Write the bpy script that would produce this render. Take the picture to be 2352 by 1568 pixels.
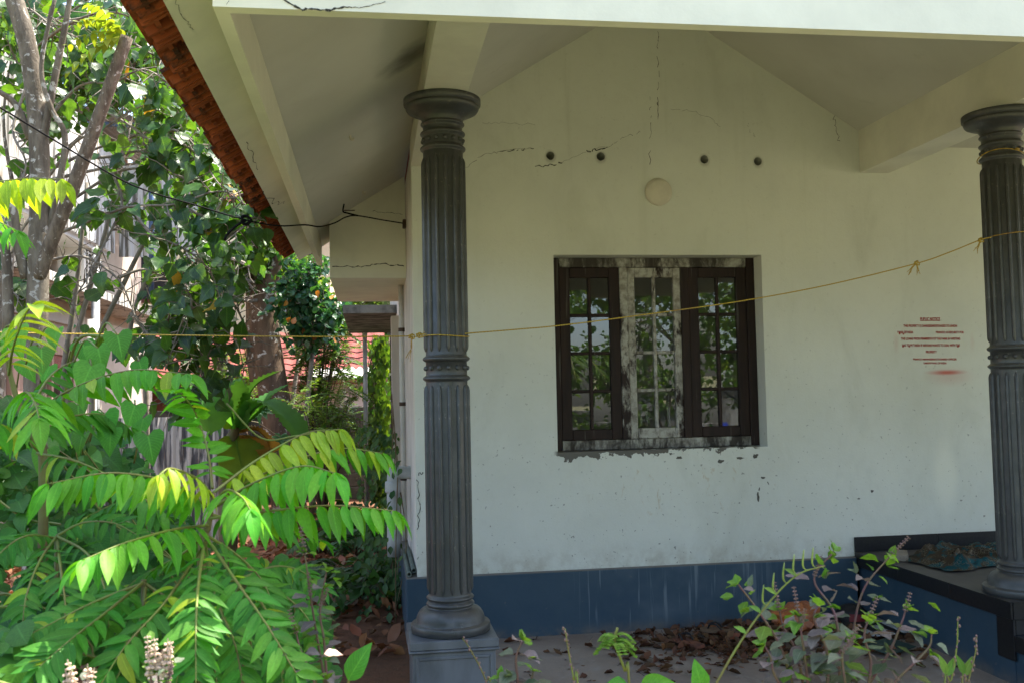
import bpy, bmesh, math, random
import numpy as np
from mathutils import Vector, Matrix, Quaternion

for o in list(bpy.data.objects):
    bpy.data.objects.remove(o)
SC = bpy.context.scene
COL = SC.collection
R = math.radians
rnd = random.Random(7)

# ------------------------------------------------------------------ camera
EYE = Vector((0, 0, 1.583))
YAW, PITCH, ROLL, FOC = R(8.426), R(3.058), R(-1.161), 2219.5     # focal length for a 2352 px wide picture
_f = Vector((math.sin(YAW) * math.cos(PITCH), math.cos(YAW) * math.cos(PITCH), math.sin(PITCH)))
_r = Vector((math.cos(YAW), -math.sin(YAW), 0))
_u = _r.cross(_f)
CR = _r * math.cos(ROLL) + _u * math.sin(ROLL)
CU = -_r * math.sin(ROLL) + _u * math.cos(ROLL)
cam_d = bpy.data.cameras.new('camera')
cam = bpy.data.objects.new('camera', cam_d)
COL.objects.link(cam)
cam.matrix_world = Matrix(((CR.x, CU.x, -_f.x, EYE.x), (CR.y, CU.y, -_f.y, EYE.y), (CR.z, CU.z, -_f.z, EYE.z), (0, 0, 0, 1)))
cam_d.sensor_width = 36
cam_d.lens = FOC / 2352 * 36
cam_d.clip_start = 0.05
cam_d.clip_end = 600
cam_d.dof.use_dof = True
cam_d.dof.focus_distance = 6.2
cam_d.dof.aperture_fstop = 9.0
SC.camera = cam

# ------------------------------------------------------------------ sky, sun, exposure
SUN = Vector((0.55, 0.28, 1.28)).normalized()
world = bpy.data.worlds.new('World')
SC.world = world
world.use_nodes = True
wn = world.node_tree
sky = wn.nodes.new('ShaderNodeTexSky')
sky.sky_type = 'NISHITA'
sky.sun_disc = False
sky.sun_elevation = math.asin(SUN.z)
sky.sun_rotation = math.atan2(SUN.x, SUN.y)
sky.air_density = 1.0
sky.dust_density = 3.0
wn.links.new(sky.outputs[0], wn.nodes['Background'].inputs[0])
wn.nodes['Background'].inputs[1].default_value = 0.15
sun_d = bpy.data.lights.new('sun', 'SUN')
sun_d.energy = 4.0
sun_d.angle = R(0.53)
sun_d.color = (1.0, 0.94, 0.84)
sun = bpy.data.objects.new('sun', sun_d)
COL.objects.link(sun)
sun.rotation_euler = SUN.to_track_quat('Z', 'Y').to_euler()
sun.location = (20, 10, 30)
SC.view_settings.view_transform = 'Standard'
SC.view_settings.look = 'None'
SC.view_settings.exposure = 2.12
SC.view_settings.gamma = 1
SC.render.engine = 'CYCLES'
SC.cycles.use_denoising = True
SC.cycles.max_bounces = 8
SC.cycles.diffuse_bounces = 5
SC.cycles.transparent_max_bounces = 12
SC.cycles.sample_clamp_indirect = 6


def at(px, py, Y):
    """point on the sight line through a spot of the picture, at depth Y"""
    d = _f + CR * ((px - 1176) / FOC) - CU * ((py - 784) / FOC)
    return EYE + d * (Y / d.y)


def onz(px, py, z):
    d = _f + CR * ((px - 1176) / FOC) - CU * ((py - 784) / FOC)
    return EYE + d * ((z - EYE.z) / d.z)


# ------------------------------------------------------------------ material helpers
class NT:
    def __init__(s, name):
        s.m = bpy.data.materials.new(name)
        s.m.use_nodes = True
        s.t = s.m.node_tree
        s.b = s.t.nodes['Principled BSDF']
        s.out = s.t.nodes['Material Output']
        s._tc = None

    def n(s, kind, **kw):
        x = s.t.nodes.new(kind)
        for k, v in kw.items():
            setattr(x, k, v)
        return x

    def put(s, sock, v):
        if isinstance(v, bpy.types.NodeSocket):
            s.t.links.new(v, sock)
        else:
            if hasattr(sock, 'default_value'):
                dv = sock.default_value
                if hasattr(dv, '__len__') and not hasattr(v, '__len__'):
                    v = (v,) * len(dv)
                if hasattr(dv, '__len__') and len(dv) == 4 and len(v) == 3:
                    v = (*v, 1)
                sock.default_value = v

    def pos(s):
        if s._tc is None:
            s._tc = s.n('ShaderNodeTexCoord')
        return s._tc.outputs['Object']

    def xyz(s, v=None):
        x = s.n('ShaderNodeSeparateXYZ')
        s.put(x.inputs[0], v or s.pos())
        return x.outputs

    def math(s, op, a, b=0.0, c=None, clamp=False):
        x = s.n('ShaderNodeMath', operation=op, use_clamp=clamp)
        s.put(x.inputs[0], a)
        s.put(x.inputs[1], b)
        if c is not None:
            s.put(x.inputs[2], c)
        return x.outputs[0]

    def ramp(s, v, lo, hi, a=0.0, b=1.0, smooth=True):
        x = s.n('ShaderNodeMapRange', interpolation_type='SMOOTHSTEP' if smooth else 'LINEAR')
        s.put(x.inputs[0], v)
        for i, q in enumerate((lo, hi, a, b)):
            s.put(x.inputs[i + 1], q)
        return x.outputs[0]

    def noise(s, scale=5, detail=4, rough=0.55, vec=None, stretch=None, dist=0.0):
        x = s.n('ShaderNodeTexNoise')
        v = vec or s.pos()
        if stretch:
            mp = s.n('ShaderNodeMapping')
            s.put(mp.inputs['Vector'], v)
            mp.inputs['Scale'].default_value = stretch
            v = mp.outputs[0]
        s.put(x.inputs['Vector'], v)
        x.inputs['Scale'].default_value = scale
        x.inputs['Detail'].default_value = detail
        x.inputs['Roughness'].default_value = rough
        x.inputs['Distortion'].default_value = dist
        return x.outputs[0]

    def mix(s, f, a, b, mode='MIX'):
        x = s.n('ShaderNodeMix', data_type='RGBA', blend_type=mode)
        s.put(x.inputs[0], f)
        s.put(x.inputs[6], a)
        s.put(x.inputs[7], b)
        return x.outputs[2]

    def bump(s, h, strength=0.3, dist=0.01):
        x = s.n('ShaderNodeBump')
        x.inputs['Strength'].default_value = strength
        x.inputs['Distance'].default_value = dist
        s.put(x.inputs['Height'], h)
        s.put(s.b.inputs['Normal'], x.outputs[0])
        return x.outputs[0]

    def fin(s, col, rough=0.7, metal=0.0, spec=0.4):
        s.put(s.b.inputs['Base Color'], col)
        s.put(s.b.inputs['Roughness'], rough)
        s.put(s.b.inputs['Metallic'], metal)
        s.put(s.b.inputs['Specular IOR Level'], spec)
        return s.m

    def box(s, c, r, soft=0.3):
        """soft mask, 1 inside an ellipse round c=(x,z) of radii r, on the wall (x,z) plane"""
        p = s.xyz()
        dx = s.math('DIVIDE', s.math('SUBTRACT', p[0], c[0]), r[0])
        dz = s.math('DIVIDE', s.math('SUBTRACT', p[2], c[1]), r[1])
        q = s.math('SQRT', s.math('ADD', s.math('MULTIPLY', dx, dx), s.math('MULTIPLY', dz, dz)))
        return s.ramp(q, 1.0, 1.0 - soft)


def simple(name, col, rough=0.7, var=0.25, scale=6, bump=0.15, metal=0.0, spec=0.4, col2=None, stretch=None, bscale=None, bdist=0.005):
    t = NT(name)
    n = t.noise(scale, 5, 0.6, stretch=stretch)
    c2 = col2 or tuple(c * (1 - var) for c in col)
    c = t.mix(t.ramp(n, 0.35, 0.68), col, c2)
    if bump:
        t.bump(t.noise(bscale or scale * 6, 4, 0.6, stretch=stretch), bump, bdist)
    return t.fin(c, rough, metal, spec)


def leafmat(name, a, b, trans=0.4, tint=(1.6, 1.35, 0.5), rough=0.42, spec=0.4, veins=False, spots=0.0):
    """leaf colour between a and b per leaf, with light coming through the blade"""
    t = NT(name)
    geo = t.n('ShaderNodeNewGeometry')
    oi = t.n('ShaderNodeObjectInfo')
    rr = t.math('FRACT', t.math('ADD', geo.outputs['Random Per Island'], oi.outputs['Random']))
    c = t.mix(rr, a, b)
    hs = t.n('ShaderNodeHueSaturation')
    r2 = t.math('FRACT', t.math('MULTIPLY', rr, 13.7))
    t.put(hs.inputs['Hue'], t.ramp(r2, 0, 1, 0.482, 0.515, False))
    t.put(hs.inputs['Value'], t.ramp(t.math('FRACT', t.math('MULTIPLY', rr, 29.3)), 0, 1, 0.72, 1.22, False))
    t.put(hs.inputs['Color'], c)
    c = hs.outputs[0]
    if veins:
        uv = t.n('ShaderNodeUVMap')
        q = t.n('ShaderNodeSeparateXYZ')
        t.put(q.inputs[0], uv.outputs[0])
        au = t.math('ABSOLUTE', t.math('SUBTRACT', q.outputs[0], 0.5))
        rib = t.ramp(au, 0.045, 0.01)
        w = t.math('SINE', t.math('MULTIPLY', t.math('SUBTRACT', q.outputs[1], t.math('MULTIPLY', au, 0.7)), 62.0))
        side = t.math('MULTIPLY', t.ramp(w, 0.75, 1.0), 0.35)
        lines = t.math('MAXIMUM', t.math('MULTIPLY', rib, 0.6), side)
        c = t.mix(lines, c, tuple(min(1, x * 1.5 + 0.02) for x in b))
        t.bump(t.math('SUBTRACT', 1.0, lines), 0.25, 0.002)
    if spots:
        n = t.noise(38, 3, 0.6)
        c = t.mix(t.math('MULTIPLY', t.ramp(n, 0.6, 0.72), spots), c, (0.22, 0.17, 0.05))
    n2 = t.noise(9, 2, 0.5)
    c = t.mix(t.ramp(n2, 0.3, 0.75, 0.0, 0.35), c, tuple(x * 0.6 for x in a))
    t.fin(c, rough, 0, spec)
    tr = t.n('ShaderNodeBsdfTranslucent')
    g = t.n('ShaderNodeMix', data_type='RGBA', blend_type='MULTIPLY')
    g.inputs[0].default_value = 1
    t.put(g.inputs[6], c)
    g.inputs[7].default_value = (*tint, 1)
    t.put(tr.inputs[0], g.outputs[2])
    ms = t.n('ShaderNodeMixShader')
    ms.inputs[0].default_value = trans
    t.t.links.new(t.b.outputs[0], ms.inputs[1])
    t.t.links.new(tr.outputs[0], ms.inputs[2])
    t.t.links.new(ms.outputs[0], t.out.inputs[0])
    return t.m


def barkmat(name, a, b, lichen=(0.42, 0.42, 0.38), amount=0.62, scale=9):
    t = NT(name)
    n = t.noise(scale, 6, 0.65, stretch=(1, 1, 0.28))
    c = t.mix(t.ramp(n, 0.3, 0.7), a, b)
    l = t.ramp(t.noise(scale * 0.9, 4, 0.6, dist=0.6), amount, amount + 0.06)
    c = t.mix(l, c, lichen)
    t.bump(t.noise(scale * 4, 6, 0.7, stretch=(1, 1, 0.35)), 0.7, 0.02)
    return t.fin(c, 0.85, 0, 0.2)


# ------------------------------------------------------------------ mesh helpers
class MB:
    def __init__(s):
        s.v = []
        s.f = []

    def add(s, vs, fs):
        k = len(s.v)
        s.v += [tuple(x) for x in vs]
        s.f += [tuple(i + k for i in f) for f in fs]
        return s

    def box(s, x0, x1, y0, y1, z0, z1):
        return s.add([(x0, y0, z0), (x1, y0, z0), (x1, y1, z0), (x0, y1, z0), (x0, y0, z1), (x1, y0, z1), (x1, y1, z1), (x0, y1, z1)],
                     [(0, 3, 2, 1), (4, 5, 6, 7), (0, 1, 5, 4), (1, 2, 6, 5), (2, 3, 7, 6), (3, 0, 4, 7)])

    def bevbox(s, x0, x1, y0, y1, z0, z1, b=0.004):
        bm = bmesh.new()
        bmesh.ops.create_cube(bm, size=1)
        for v in bm.verts:
            v.co = ((x0 + x1) / 2 + v.co.x * (x1 - x0), (y0 + y1) / 2 + v.co.y * (y1 - y0), (z0 + z1) / 2 + v.co.z * (z1 - z0))
        bmesh.ops.bevel(bm, geom=bm.edges[:], offset=b, segments=1, affect='EDGES')
        bm.verts.index_update()
        s.add([v.co[:] for v in bm.verts], [[v.index for v in f.verts] for f in bm.faces])
        bm.free()
        return s

    def prism(s, poly, d, axis='y'):
        """polygon in two axes pushed along the third: axis 'y' -> poly (x,z), d=(y0,y1); 'x' -> poly (y,z); 'z' -> poly (x,y)"""
        n = len(poly)
        mk = {'y': lambda p, q: (p[0], q, p[1]), 'x': lambda p, q: (q, p[0], p[1]), 'z': lambda p, q: (p[0], p[1], q)}[axis]
        vs = [mk(p, d[0]) for p in poly] + [mk(p, d[1]) for p in poly]
        fs = [tuple(range(n)), tuple(range(2 * n - 1, n - 1, -1))]
        fs += [(i, i + n, (i + 1) % n + n, (i + 1) % n) for i in range(n)]
        return s.add(vs, fs)

    def tube(s, pts, rad, n=7, cap=True):
        pts = [Vector(p) for p in pts]
        m = len(pts)
        if not hasattr(rad, '__len__'):
            rad = [rad] * m
        ring = []
        up = Vector((0.13, 0.31, 0.94))
        vs = []
        prev = None
        for i, p in enumerate(pts):
            t = (pts[min(i + 1, m - 1)] - pts[max(i - 1, 0)])
            t = t.normalized() if t.length > 1e-9 else Vector((0, 0, 1))
            if prev is None:
                a = t.cross(up)
                if a.length < 1e-3:
                    a = t.cross(Vector((1, 0, 0)))
                a.normalize()
            else:
                a = (prev - t * prev.dot(t))
                a = a.normalized() if a.length > 1e-6 else t.orthogonal().normalized()
            prev = a
            b = t.cross(a)
            for k in range(n):
                q = 2 * math.pi * k / n
                vs.append(p + (a * math.cos(q) + b * math.sin(q)) * rad[i])
        fs = [(i * n + k, i * n + (k + 1) % n, (i + 1) * n + (k + 1) % n, (i + 1) * n + k) for i in range(m - 1) for k in range(n)]
        if cap:
            fs += [tuple(range(n - 1, -1, -1)), tuple((m - 1) * n + k for k in range(n))]
        return s.add(vs, fs)

    def lathe(s, prof, n=40, c=(0, 0)):
        vs = [(c[0] + r * math.cos(2 * math.pi * k / n), c[1] + r * math.sin(2 * math.pi * k / n), z) for r, z in prof for k in range(n)]
        m = len(prof)
        fs = [(i * n + k, i * n + (k + 1) % n, (i + 1) * n + (k + 1) % n, (i + 1) * n + k) for i in range(m - 1) for k in range(n)]
        fs += [tuple(range(n - 1, -1, -1)), tuple((m - 1) * n + k for k in range(n))]
        return s.add(vs, fs)

    def mesh(s, name, mat, smooth=False):
        me = bpy.data.meshes.new(name)
        me.from_pydata(s.v, [], s.f)
        if mat:
            me.materials.append(mat)
        if smooth:
            me.polygons.foreach_set('use_smooth', [True] * len(me.polygons))
        me.update()
        return me

    def build(s, name, mat, parent=None, smooth=False, **tags):
        return link(name, s.mesh(name, mat, smooth), parent, **tags)


def tag(o, label=None, cat=None, group=None, kind=None):
    for k, v in (('label', label), ('category', cat), ('group', group), ('kind', kind)):
        if v:
            o[k] = v
    return o


def link(name, me, parent=None, matrix=None, local=False, **tags):
    o = bpy.data.objects.new(name, me)
    COL.objects.link(o)
    if parent is not None:
        o.parent = parent
        if not local and parent.type == 'EMPTY':
            o.matrix_parent_inverse = Matrix.Translation(-parent.location)
    if matrix is not None:
        o.matrix_basis = matrix
    return tag(o, **tags)


def thing(name, label, cat, loc=(0, 0, 0), group=None):
    o = bpy.data.objects.new(name, None)
    COL.objects.link(o)
    o.empty_display_size = 0.1
    o.location = loc
    return tag(o, label, cat, group)


def struct(name, mb, mat, smooth=False):
    return mb.build(name, mat, None, smooth, kind='structure')


def subdiv_noise(pts, steps, amp, rg):
    """a wandering path through pts"""
    out = []
    for a, b in zip(pts[:-1], pts[1:]):
        a, b = Vector(a), Vector(b)
        for k in range(steps):
            q = a.lerp(b, k / steps)
            out.append(q + Vector((rg.uniform(-1, 1), rg.uniform(-1, 1), rg.uniform(-1, 1))) * amp * (1 if (k or len(out) == 0) else 0.5))
    out.append(Vector(pts[-1]))
    return out


def catmull(pts, n=6):
    P = [Vector(p) for p in pts]
    P = [P[0] * 2 - P[1]] + P + [P[-1] * 2 - P[-2]]
    out = []
    for i in range(1, len(P) - 2):
        a, b, c, d = P[i - 1:i + 3]
        for k in range(n):
            t = k / n
            out.append(0.5 * ((2 * b) + (c - a) * t + (2 * a - 5 * b + 4 * c - d) * t * t + (3 * b - a - 3 * c + d) * t ** 3))
    out.append(P[-2])
    return out


# leaf templates: unit length along +Y, blade across X, face +Z
def leaf_tpl(edge, mid, fold=0.25, curl=0.2, wave=0.0, twist=0.0):
    vs, uv, fs = [], [], []
    for i, ((w, y), my) in enumerate(zip(edge, mid)):
        for sx in (-1, 0, 1):
            x = sx * w
            yy = y if sx else my
            z = abs(x) * fold - curl * max(yy, 0) ** 2 + (wave * math.sin(yy * 14 + sx) * abs(x) * 2 if sx else 0) + twist * x * yy
            vs.append((x, yy, z))
            uv.append((0.5 + 0.5 * sx, yy))
    m = len(edge)
    for i in range(m - 1):
        a = i * 3
        fs.append((a, a + 1, a + 4, a + 3))
        fs.append((a + 1, a + 2, a + 5, a + 4))
    return np.array(vs), fs, np.array(uv)


def outline(ws, y0=0.0, serr=0.0):
    n = len(ws) - 1
    e = [(max(w, 0.004) * (1 + (serr if i % 2 else -serr) * 0.5), y0 + (1 - y0) * i / n) for i, w in enumerate(ws)]
    return e, [y for _, y in e]


T_LANCE = [leaf_tpl(*outline([.03, .14, .185, .188, .168, .125, .065, .004]), fold=f, curl=c, twist=t) for f, c, t in ((.25, .15, .2), (.4, .3, -.3), (.12, .05, .3), (.3, .45, 0))]
T_OVATE = [leaf_tpl(*outline([.03, .21, .31, .35, .335, .28, .20, .11, .004]), fold=f, curl=c, wave=.05, twist=t) for f, c, t in ((.25, .2, .3), (.5, .4, -.3), (.1, .1, .2), (.35, -.15, .1))]
T_LOW = [leaf_tpl(*outline([.03, .29, .34, .24, .004]), fold=f, curl=c, twist=t) for f, c, t in ((.25, .2, .3), (.5, .35, -.3), (.1, .1, .2))]
T_SERR = [leaf_tpl(*outline([.05, .24, .34, .375, .385, .37, .335, .29, .235, .175, .115, .06, .004], serr=.12), fold=f, curl=c, wave=.05, twist=t) for f, c, t in ((.2, .2, .3), (.4, .4, -.3), (.05, .1, .2))]
_he = [(.02, 0), (.2, -.17), (.4, -.13), (.5, .08), (.46, .3), (.33, .55), (.15, .8), (.004, 1)]
_hm = [0, .01, .05, .13, .3, .55, .8, 1]
T_HEART = [leaf_tpl(_he, _hm, fold=f, curl=c, twist=t) for f, c, t in ((.15, .2, .2), (.35, .35, -.3), (.05, .1, .1))]
T_ROUND = [leaf_tpl(*outline([.02, .3, .42, .46, .42, .28, .02]), fold=f, curl=c) for f, c in ((.15, .1), (.3, .2))]
T_DRY = [leaf_tpl(*outline([.03, .15, .23, .265, .25, .20, .12, .004]), fold=f, curl=c, wave=w, twist=t) for f, c, w, t in ((.8, .35, .12, .6), (.5, -.5, .15, -.8), (.2, .1, .12, .2), (1.2, -.2, .1, 0), (-.6, .5, .1, .5))]
T_SMALL = [leaf_tpl(*outline([.05, .3, .26, .004]), fold=.3, curl=.2), leaf_tpl(*outline([.05, .26, .3, .004]), fold=.1, curl=.05)]


def basis(d, n, size, wide=1.0):
    d = Vector(d).normalized()
    n = Vector(n)
    n = n - d * n.dot(d)
    n = n.normalized() if n.length > 1e-5 else d.orthogonal().normalized()
    x = d.cross(n)
    return Matrix(((x.x * size * wide, d.x * size, n.x * size), (x.y * size * wide, d.y * size, n.y * size), (x.z * size * wide, d.z * size, n.z * size)))


class Leaves:
    def __init__(s):
        s.items = {}

    def add(s, tpl, p, d, n, size, wide=1.0):
        s.items.setdefault(id(tpl), (tpl, [], []))
        s.items[id(tpl)][1].append(np.array(basis(d, n, size, wide)))
        s.items[id(tpl)][2].append(tuple(p))

    def mesh(s, name, mat):
        V, F, U, k = [], [], [], 0
        loops, starts, tot = [], [], []
        ls = 0
        for tpl, ms, ps in s.items.values():
            tv, tf, tu = tpl
            ms = np.array(ms)
            ps = np.array(ps)
            vv = np.einsum('nij,vj->nvi', ms, tv) + ps[:, None, :]
            n, m = len(ms), len(tv)
            V.append(vv.reshape(-1, 3))
            fa = np.array(tf)
            ff = (fa[None] + (np.arange(n) * m)[:, None, None] + k).reshape(-1)
            loops.append(ff)
            U.append(np.tile(tu[fa.reshape(-1)], (n, 1)))
            k += n * m
        V = np.concatenate(V)
        loops = np.concatenate(loops)
        U = np.concatenate(U)
        nf = len(loops) // 4
        me = bpy.data.meshes.new(name)
        me.vertices.add(len(V))
        me.vertices.foreach_set('co', V.astype(np.float32).ravel())
        me.loops.add(len(loops))
        me.loops.foreach_set('vertex_index', loops.astype(np.int32))
        me.polygons.add(nf)
        me.polygons.foreach_set('loop_start', np.arange(0, nf * 4, 4, dtype=np.int32))
        me.update(calc_edges=True)
        me.polygons.foreach_set('use_smooth', np.ones(nf, dtype=bool))
        uvl = me.uv_layers.new(name='UVMap')
        uvl.data.foreach_set('uv', U.astype(np.float32).ravel())
        me.materials.append(mat)
        me.update()
        return me

    def build(s, name, mat, parent=None, **tags):
        return link(name, s.mesh(name, mat), parent, **tags)


_tm = {}


def tpl_mesh(tpl, mat, name='leaf'):
    k = (id(tpl), mat.name)
    if k not in _tm:
        L = Leaves()
        L.add(tpl, (0, 0, 0), (0, 1, 0), (0, 0, 1), 1.0)
        _tm[k] = L.mesh(name, mat)
    return _tm[k]


def leaf_obj(name, tpl, mat, parent, p, d, n, size, wide=1.0):
    M = basis(d, n, size, wide).to_4x4()
    M.translation = Vector(p)
    return link(name, tpl_mesh(tpl, mat, name), parent, matrix=M)


def rv(rg, s=1.0):
    while True:
        v = Vector((rg.uniform(-1, 1), rg.uniform(-1, 1), rg.uniform(-1, 1)))
        if 0.05 < v.length < 1:
            return v.normalized() * s

# ------------------------------------------------------------------ materials of the place
def wall_material():
    t = NT('cream_wall_paint')
    p = t.xyz()
    big = t.noise(0.9, 4, 0.6)
    c = t.mix(t.ramp(big, 0.3, 0.72), (0.68, 0.69, 0.615), (0.60, 0.61, 0.54))
    fine = t.noise(26, 4, 0.6)
    c = t.mix(t.ramp(fine, 0.45, 0.8, 0, 0.12), c, (0.5, 0.48, 0.4))
    c = t.mix(t.ramp(t.noise(2.4, 6, 0.65, stretch=(1, 1, 0.5), dist=0.6), 0.50, 0.74, 0, 0.32), c, (0.45, 0.455, 0.38))
    drip = t.math('MULTIPLY', t.ramp(t.noise(9, 4, 0.6, stretch=(1, 1, 0.05)), 0.56, 0.75, 0, 0.2), t.ramp(p[2], 4.2, 1.0, 1.0, 0.2))
    c = t.mix(drip, c, (0.36, 0.36, 0.28))
    c = t.mix(t.math('MULTIPLY', t.box((3.985, 0.94), (0.125, 0.34), 0.7), 0.55), c, (0.82, 0.81, 0.69))  # pale oval of reflected sunlight painted into the wall colour
    # ochre smears under the window
    sm = t.math('MULTIPLY', t.box((2.15, 0.95), (0.95, 0.36), 0.7), t.ramp(t.noise(13, 5, 0.7, stretch=(1, 1, 0.6), dist=0.8), 0.60, 0.68))
    c = t.mix(t.math('MULTIPLY', sm, 0.40), c, (0.45, 0.30, 0.12))
    # dirt along the foot of the wall
    foot = t.math('MULTIPLY', t.ramp(p[2], 0.62, 0.42), t.ramp(t.noise(9, 5, 0.7), 0.35, 0.7))
    c = t.mix(t.math('MULTIPLY', foot, 0.45), c, (0.30, 0.24, 0.16))
    specks = t.math('MULTIPLY', t.ramp(t.noise(42, 2, 0.5), 0.70, 0.74), t.ramp(p[2], 2.4, 0.5, 0.15, 1.0))
    c = t.mix(t.math('MULTIPLY', specks, 0.65), c, (0.12, 0.11, 0.09))
    # bare cement where the paint has come off under the sill
    inx = t.math('MULTIPLY', t.ramp(p[0], 1.19, 1.23), t.ramp(p[0], 2.64, 2.58))
    h = t.math('SUBTRACT', t.ramp(p[2], 1.05, 1.19, 0, 1, False), t.ramp(p[0], 1.6, 2.4, 0.0, 0.26))
    peel = t.math('MULTIPLY', inx, t.ramp(t.math('ADD', h, t.math('MULTIPLY', t.math('SUBTRACT', t.noise(15, 4, 0.6), 0.5), 1.7)), 0.66, 0.70))
    peel = t.math('MULTIPLY', peel, t.ramp(p[2], 1.2, 1.19))
    peel = t.math('MULTIPLY', peel, t.ramp(p[2], 1.02, 1.06))
    c = t.mix(peel, c, (0.135, 0.125, 0.105))
    # red overspray round the stencilled notice
    ov = t.math('MULTIPLY', t.box((4.03, 1.668), (0.20, 0.03), 0.95), 0.85)
    ov = t.math('MAXIMUM', ov, t.math('MULTIPLY', t.box((4.05, 1.64), (0.24, 0.09), 1.0), 0.22))
    ov = t.math('MAXIMUM', ov, t.math('MULTIPLY', t.box((3.655, 1.88), (0.03, 0.10), 1.0), 0.14))
    ov = t.math('MAXIMUM', ov, t.math('MULTIPLY', t.box((4.235, 1.88), (0.025, 0.09), 1.0), 0.10))
    c = t.mix(ov, c, (0.50, 0.055, 0.03))
    # sooty rims of the vent holes
    for hx, hz in HOLES:
        c = t.mix(t.math('MULTIPLY', t.box((hx, hz - 0.006), (0.05, 0.055), 0.5), 0.35), c, (0.12, 0.1, 0.08))
    t.bump(t.math('ADD', t.math('MULTIPLY', t.noise(70, 4, 0.6), 0.4), t.math('SUBTRACT', t.noise(3, 5, 0.6), peel)), 0.35, 0.008)
    return t.fin(c, 0.72, 0, 0.25)


HOLES = [(1.219, 3.166), (1.566, 3.166), (2.296, 3.158), (2.682, 3.150)]
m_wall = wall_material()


def ceiling_material():
    t = NT('ceiling_paint')
    c = t.mix(t.ramp(t.noise(1.3, 4, 0.6), 0.3, 0.72), (0.61, 0.605, 0.545), (0.54, 0.535, 0.475))
    damp = t.ramp(t.noise(2.6, 5, 0.65, dist=1.0), 0.60, 0.82, 0, 0.35)
    c = t.mix(damp, c, (0.30, 0.28, 0.22))
    # smoky stain on the slope beside the column head
    p = t.pos()
    d = t.n('ShaderNodeVectorMath', operation='DISTANCE')
    t.put(d.inputs[0], p)
    d.inputs[1].default_value = (0.22, 4.62, 3.22)
    s = t.math('ADD', d.outputs['Value'], t.math('MULTIPLY', t.noise(6, 3, 0.5), 0.22))
    c = t.mix(t.ramp(s, 0.33, 0.12, 0, 0.75), c, (0.06, 0.058, 0.048))
    t.bump(t.noise(60, 4, 0.6), 0.12, 0.004)
    return t.fin(c, 0.75, 0, 0.2)


m_ceil = ceiling_material()
m_trim = simple('cream_trim_paint', (0.77, 0.76, 0.635), 0.65, 0.16, 1.8, 0.14, spec=0.3, bscale=60)
m_side = simple('pinkish_side_paint', (0.66, 0.60, 0.54), 0.75, 0.25, 3, 0.2, spec=0.2, stretch=(1, 1, 0.4))
m_pale = simple('pale_side_paint', (0.68, 0.66, 0.62), 0.7, 0.2, 3, 0.15, spec=0.2)


def plinth_material():
    t = NT('blue_plinth_paint')
    p = t.xyz()
    c = t.mix(t.ramp(t.noise(2.2, 5, 0.6), 0.3, 0.7), (0.024, 0.054, 0.086), (0.038, 0.070, 0.100))
    runs = t.ramp(t.noise(30, 3, 0.6, stretch=(1, 1, 0.05), dist=0.15), 0.56, 0.66)
    zone = t.math('MULTIPLY', t.ramp(p[0], 1.25, 1.5), t.ramp(p[0], 2.75, 2.45))
    zone = t.math('MULTIPLY', zone, t.ramp(p[2], 0.02, 0.16, 0.2, 1.0))
    c = t.mix(t.math('MULTIPLY', t.math('MULTIPLY', runs, zone), 0.55), c, (0.20, 0.24, 0.27))
    hz = t.math('MULTIPLY', zone, t.ramp(t.noise(3, 3, 0.6), 0.35, 0.75, 0.0, 0.45))
    c = t.mix(hz, c, (0.12, 0.15, 0.18))
    dust = t.math('MULTIPLY', t.ramp(p[2], 0.10, 0.0), t.ramp(t.noise(7, 5, 0.7), 0.3, 0.7))
    c = t.mix(t.math('MULTIPLY', dust, 0.8), c, (0.16, 0.13, 0.10))
    top = t.ramp(p[2], 0.412, 0.419)
    c = t.mix(t.math('MULTIPLY', top, 0.9), c, (0.15, 0.135, 0.115))
    c = t.mix(t.ramp(t.noise(24, 3, 0.6), 0.68, 0.74, 0, 0.5), c, (0.11, 0.11, 0.11))
    t.bump(t.noise(50, 4, 0.6), 0.12, 0.004)
    return t.fin(c, t.ramp(t.noise(5, 4, 0.6), 0.3, 0.7, 0.42, 0.62), 0, 0.35)


m_plinth = plinth_material()


def column_material():
    t = NT('graphite_column_paint')
    c = t.mix(t.ramp(t.noise(5, 5, 0.65), 0.35, 0.7), (0.095, 0.098, 0.098), (0.062, 0.065, 0.065))
    c = t.mix(t.ramp(t.noise(34, 4, 0.6), 0.64, 0.70, 0, 0.55), c, (0.22, 0.21, 0.19))
    c = t.mix(t.ramp(t.noise(4, 5, 0.65, stretch=(2.5, 2.5, 0.25)), 0.5, 0.78, 0, 0.5), c, (0.19, 0.185, 0.175))
    rust = t.ramp(t.noise(3.2, 4, 0.7, dist=1.2), 0.70, 0.76, 0, 0.5)
    c = t.mix(rust, c, (0.14, 0.06, 0.025))
    g = t.n('ShaderNodeNewGeometry')
    up = t.n('ShaderNodeSeparateXYZ')
    t.put(up.inputs[0], g.outputs['Normal'])
    dust = t.math('MULTIPLY', t.ramp(up.outputs[2], 0.25, 0.85), t.ramp(t.noise(8, 4, 0.6), 0.3, 0.6))
    c = t.mix(t.math('MULTIPLY', dust, 0.6), c, (0.19, 0.17, 0.145))
    t.bump(t.noise(90, 4, 0.6), 0.12, 0.003)
    return t.fin(c, t.ramp(t.noise(11, 4, 0.6), 0.3, 0.7, 0.34, 0.56), 0.45, 0.45)


m_col = column_material()


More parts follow.
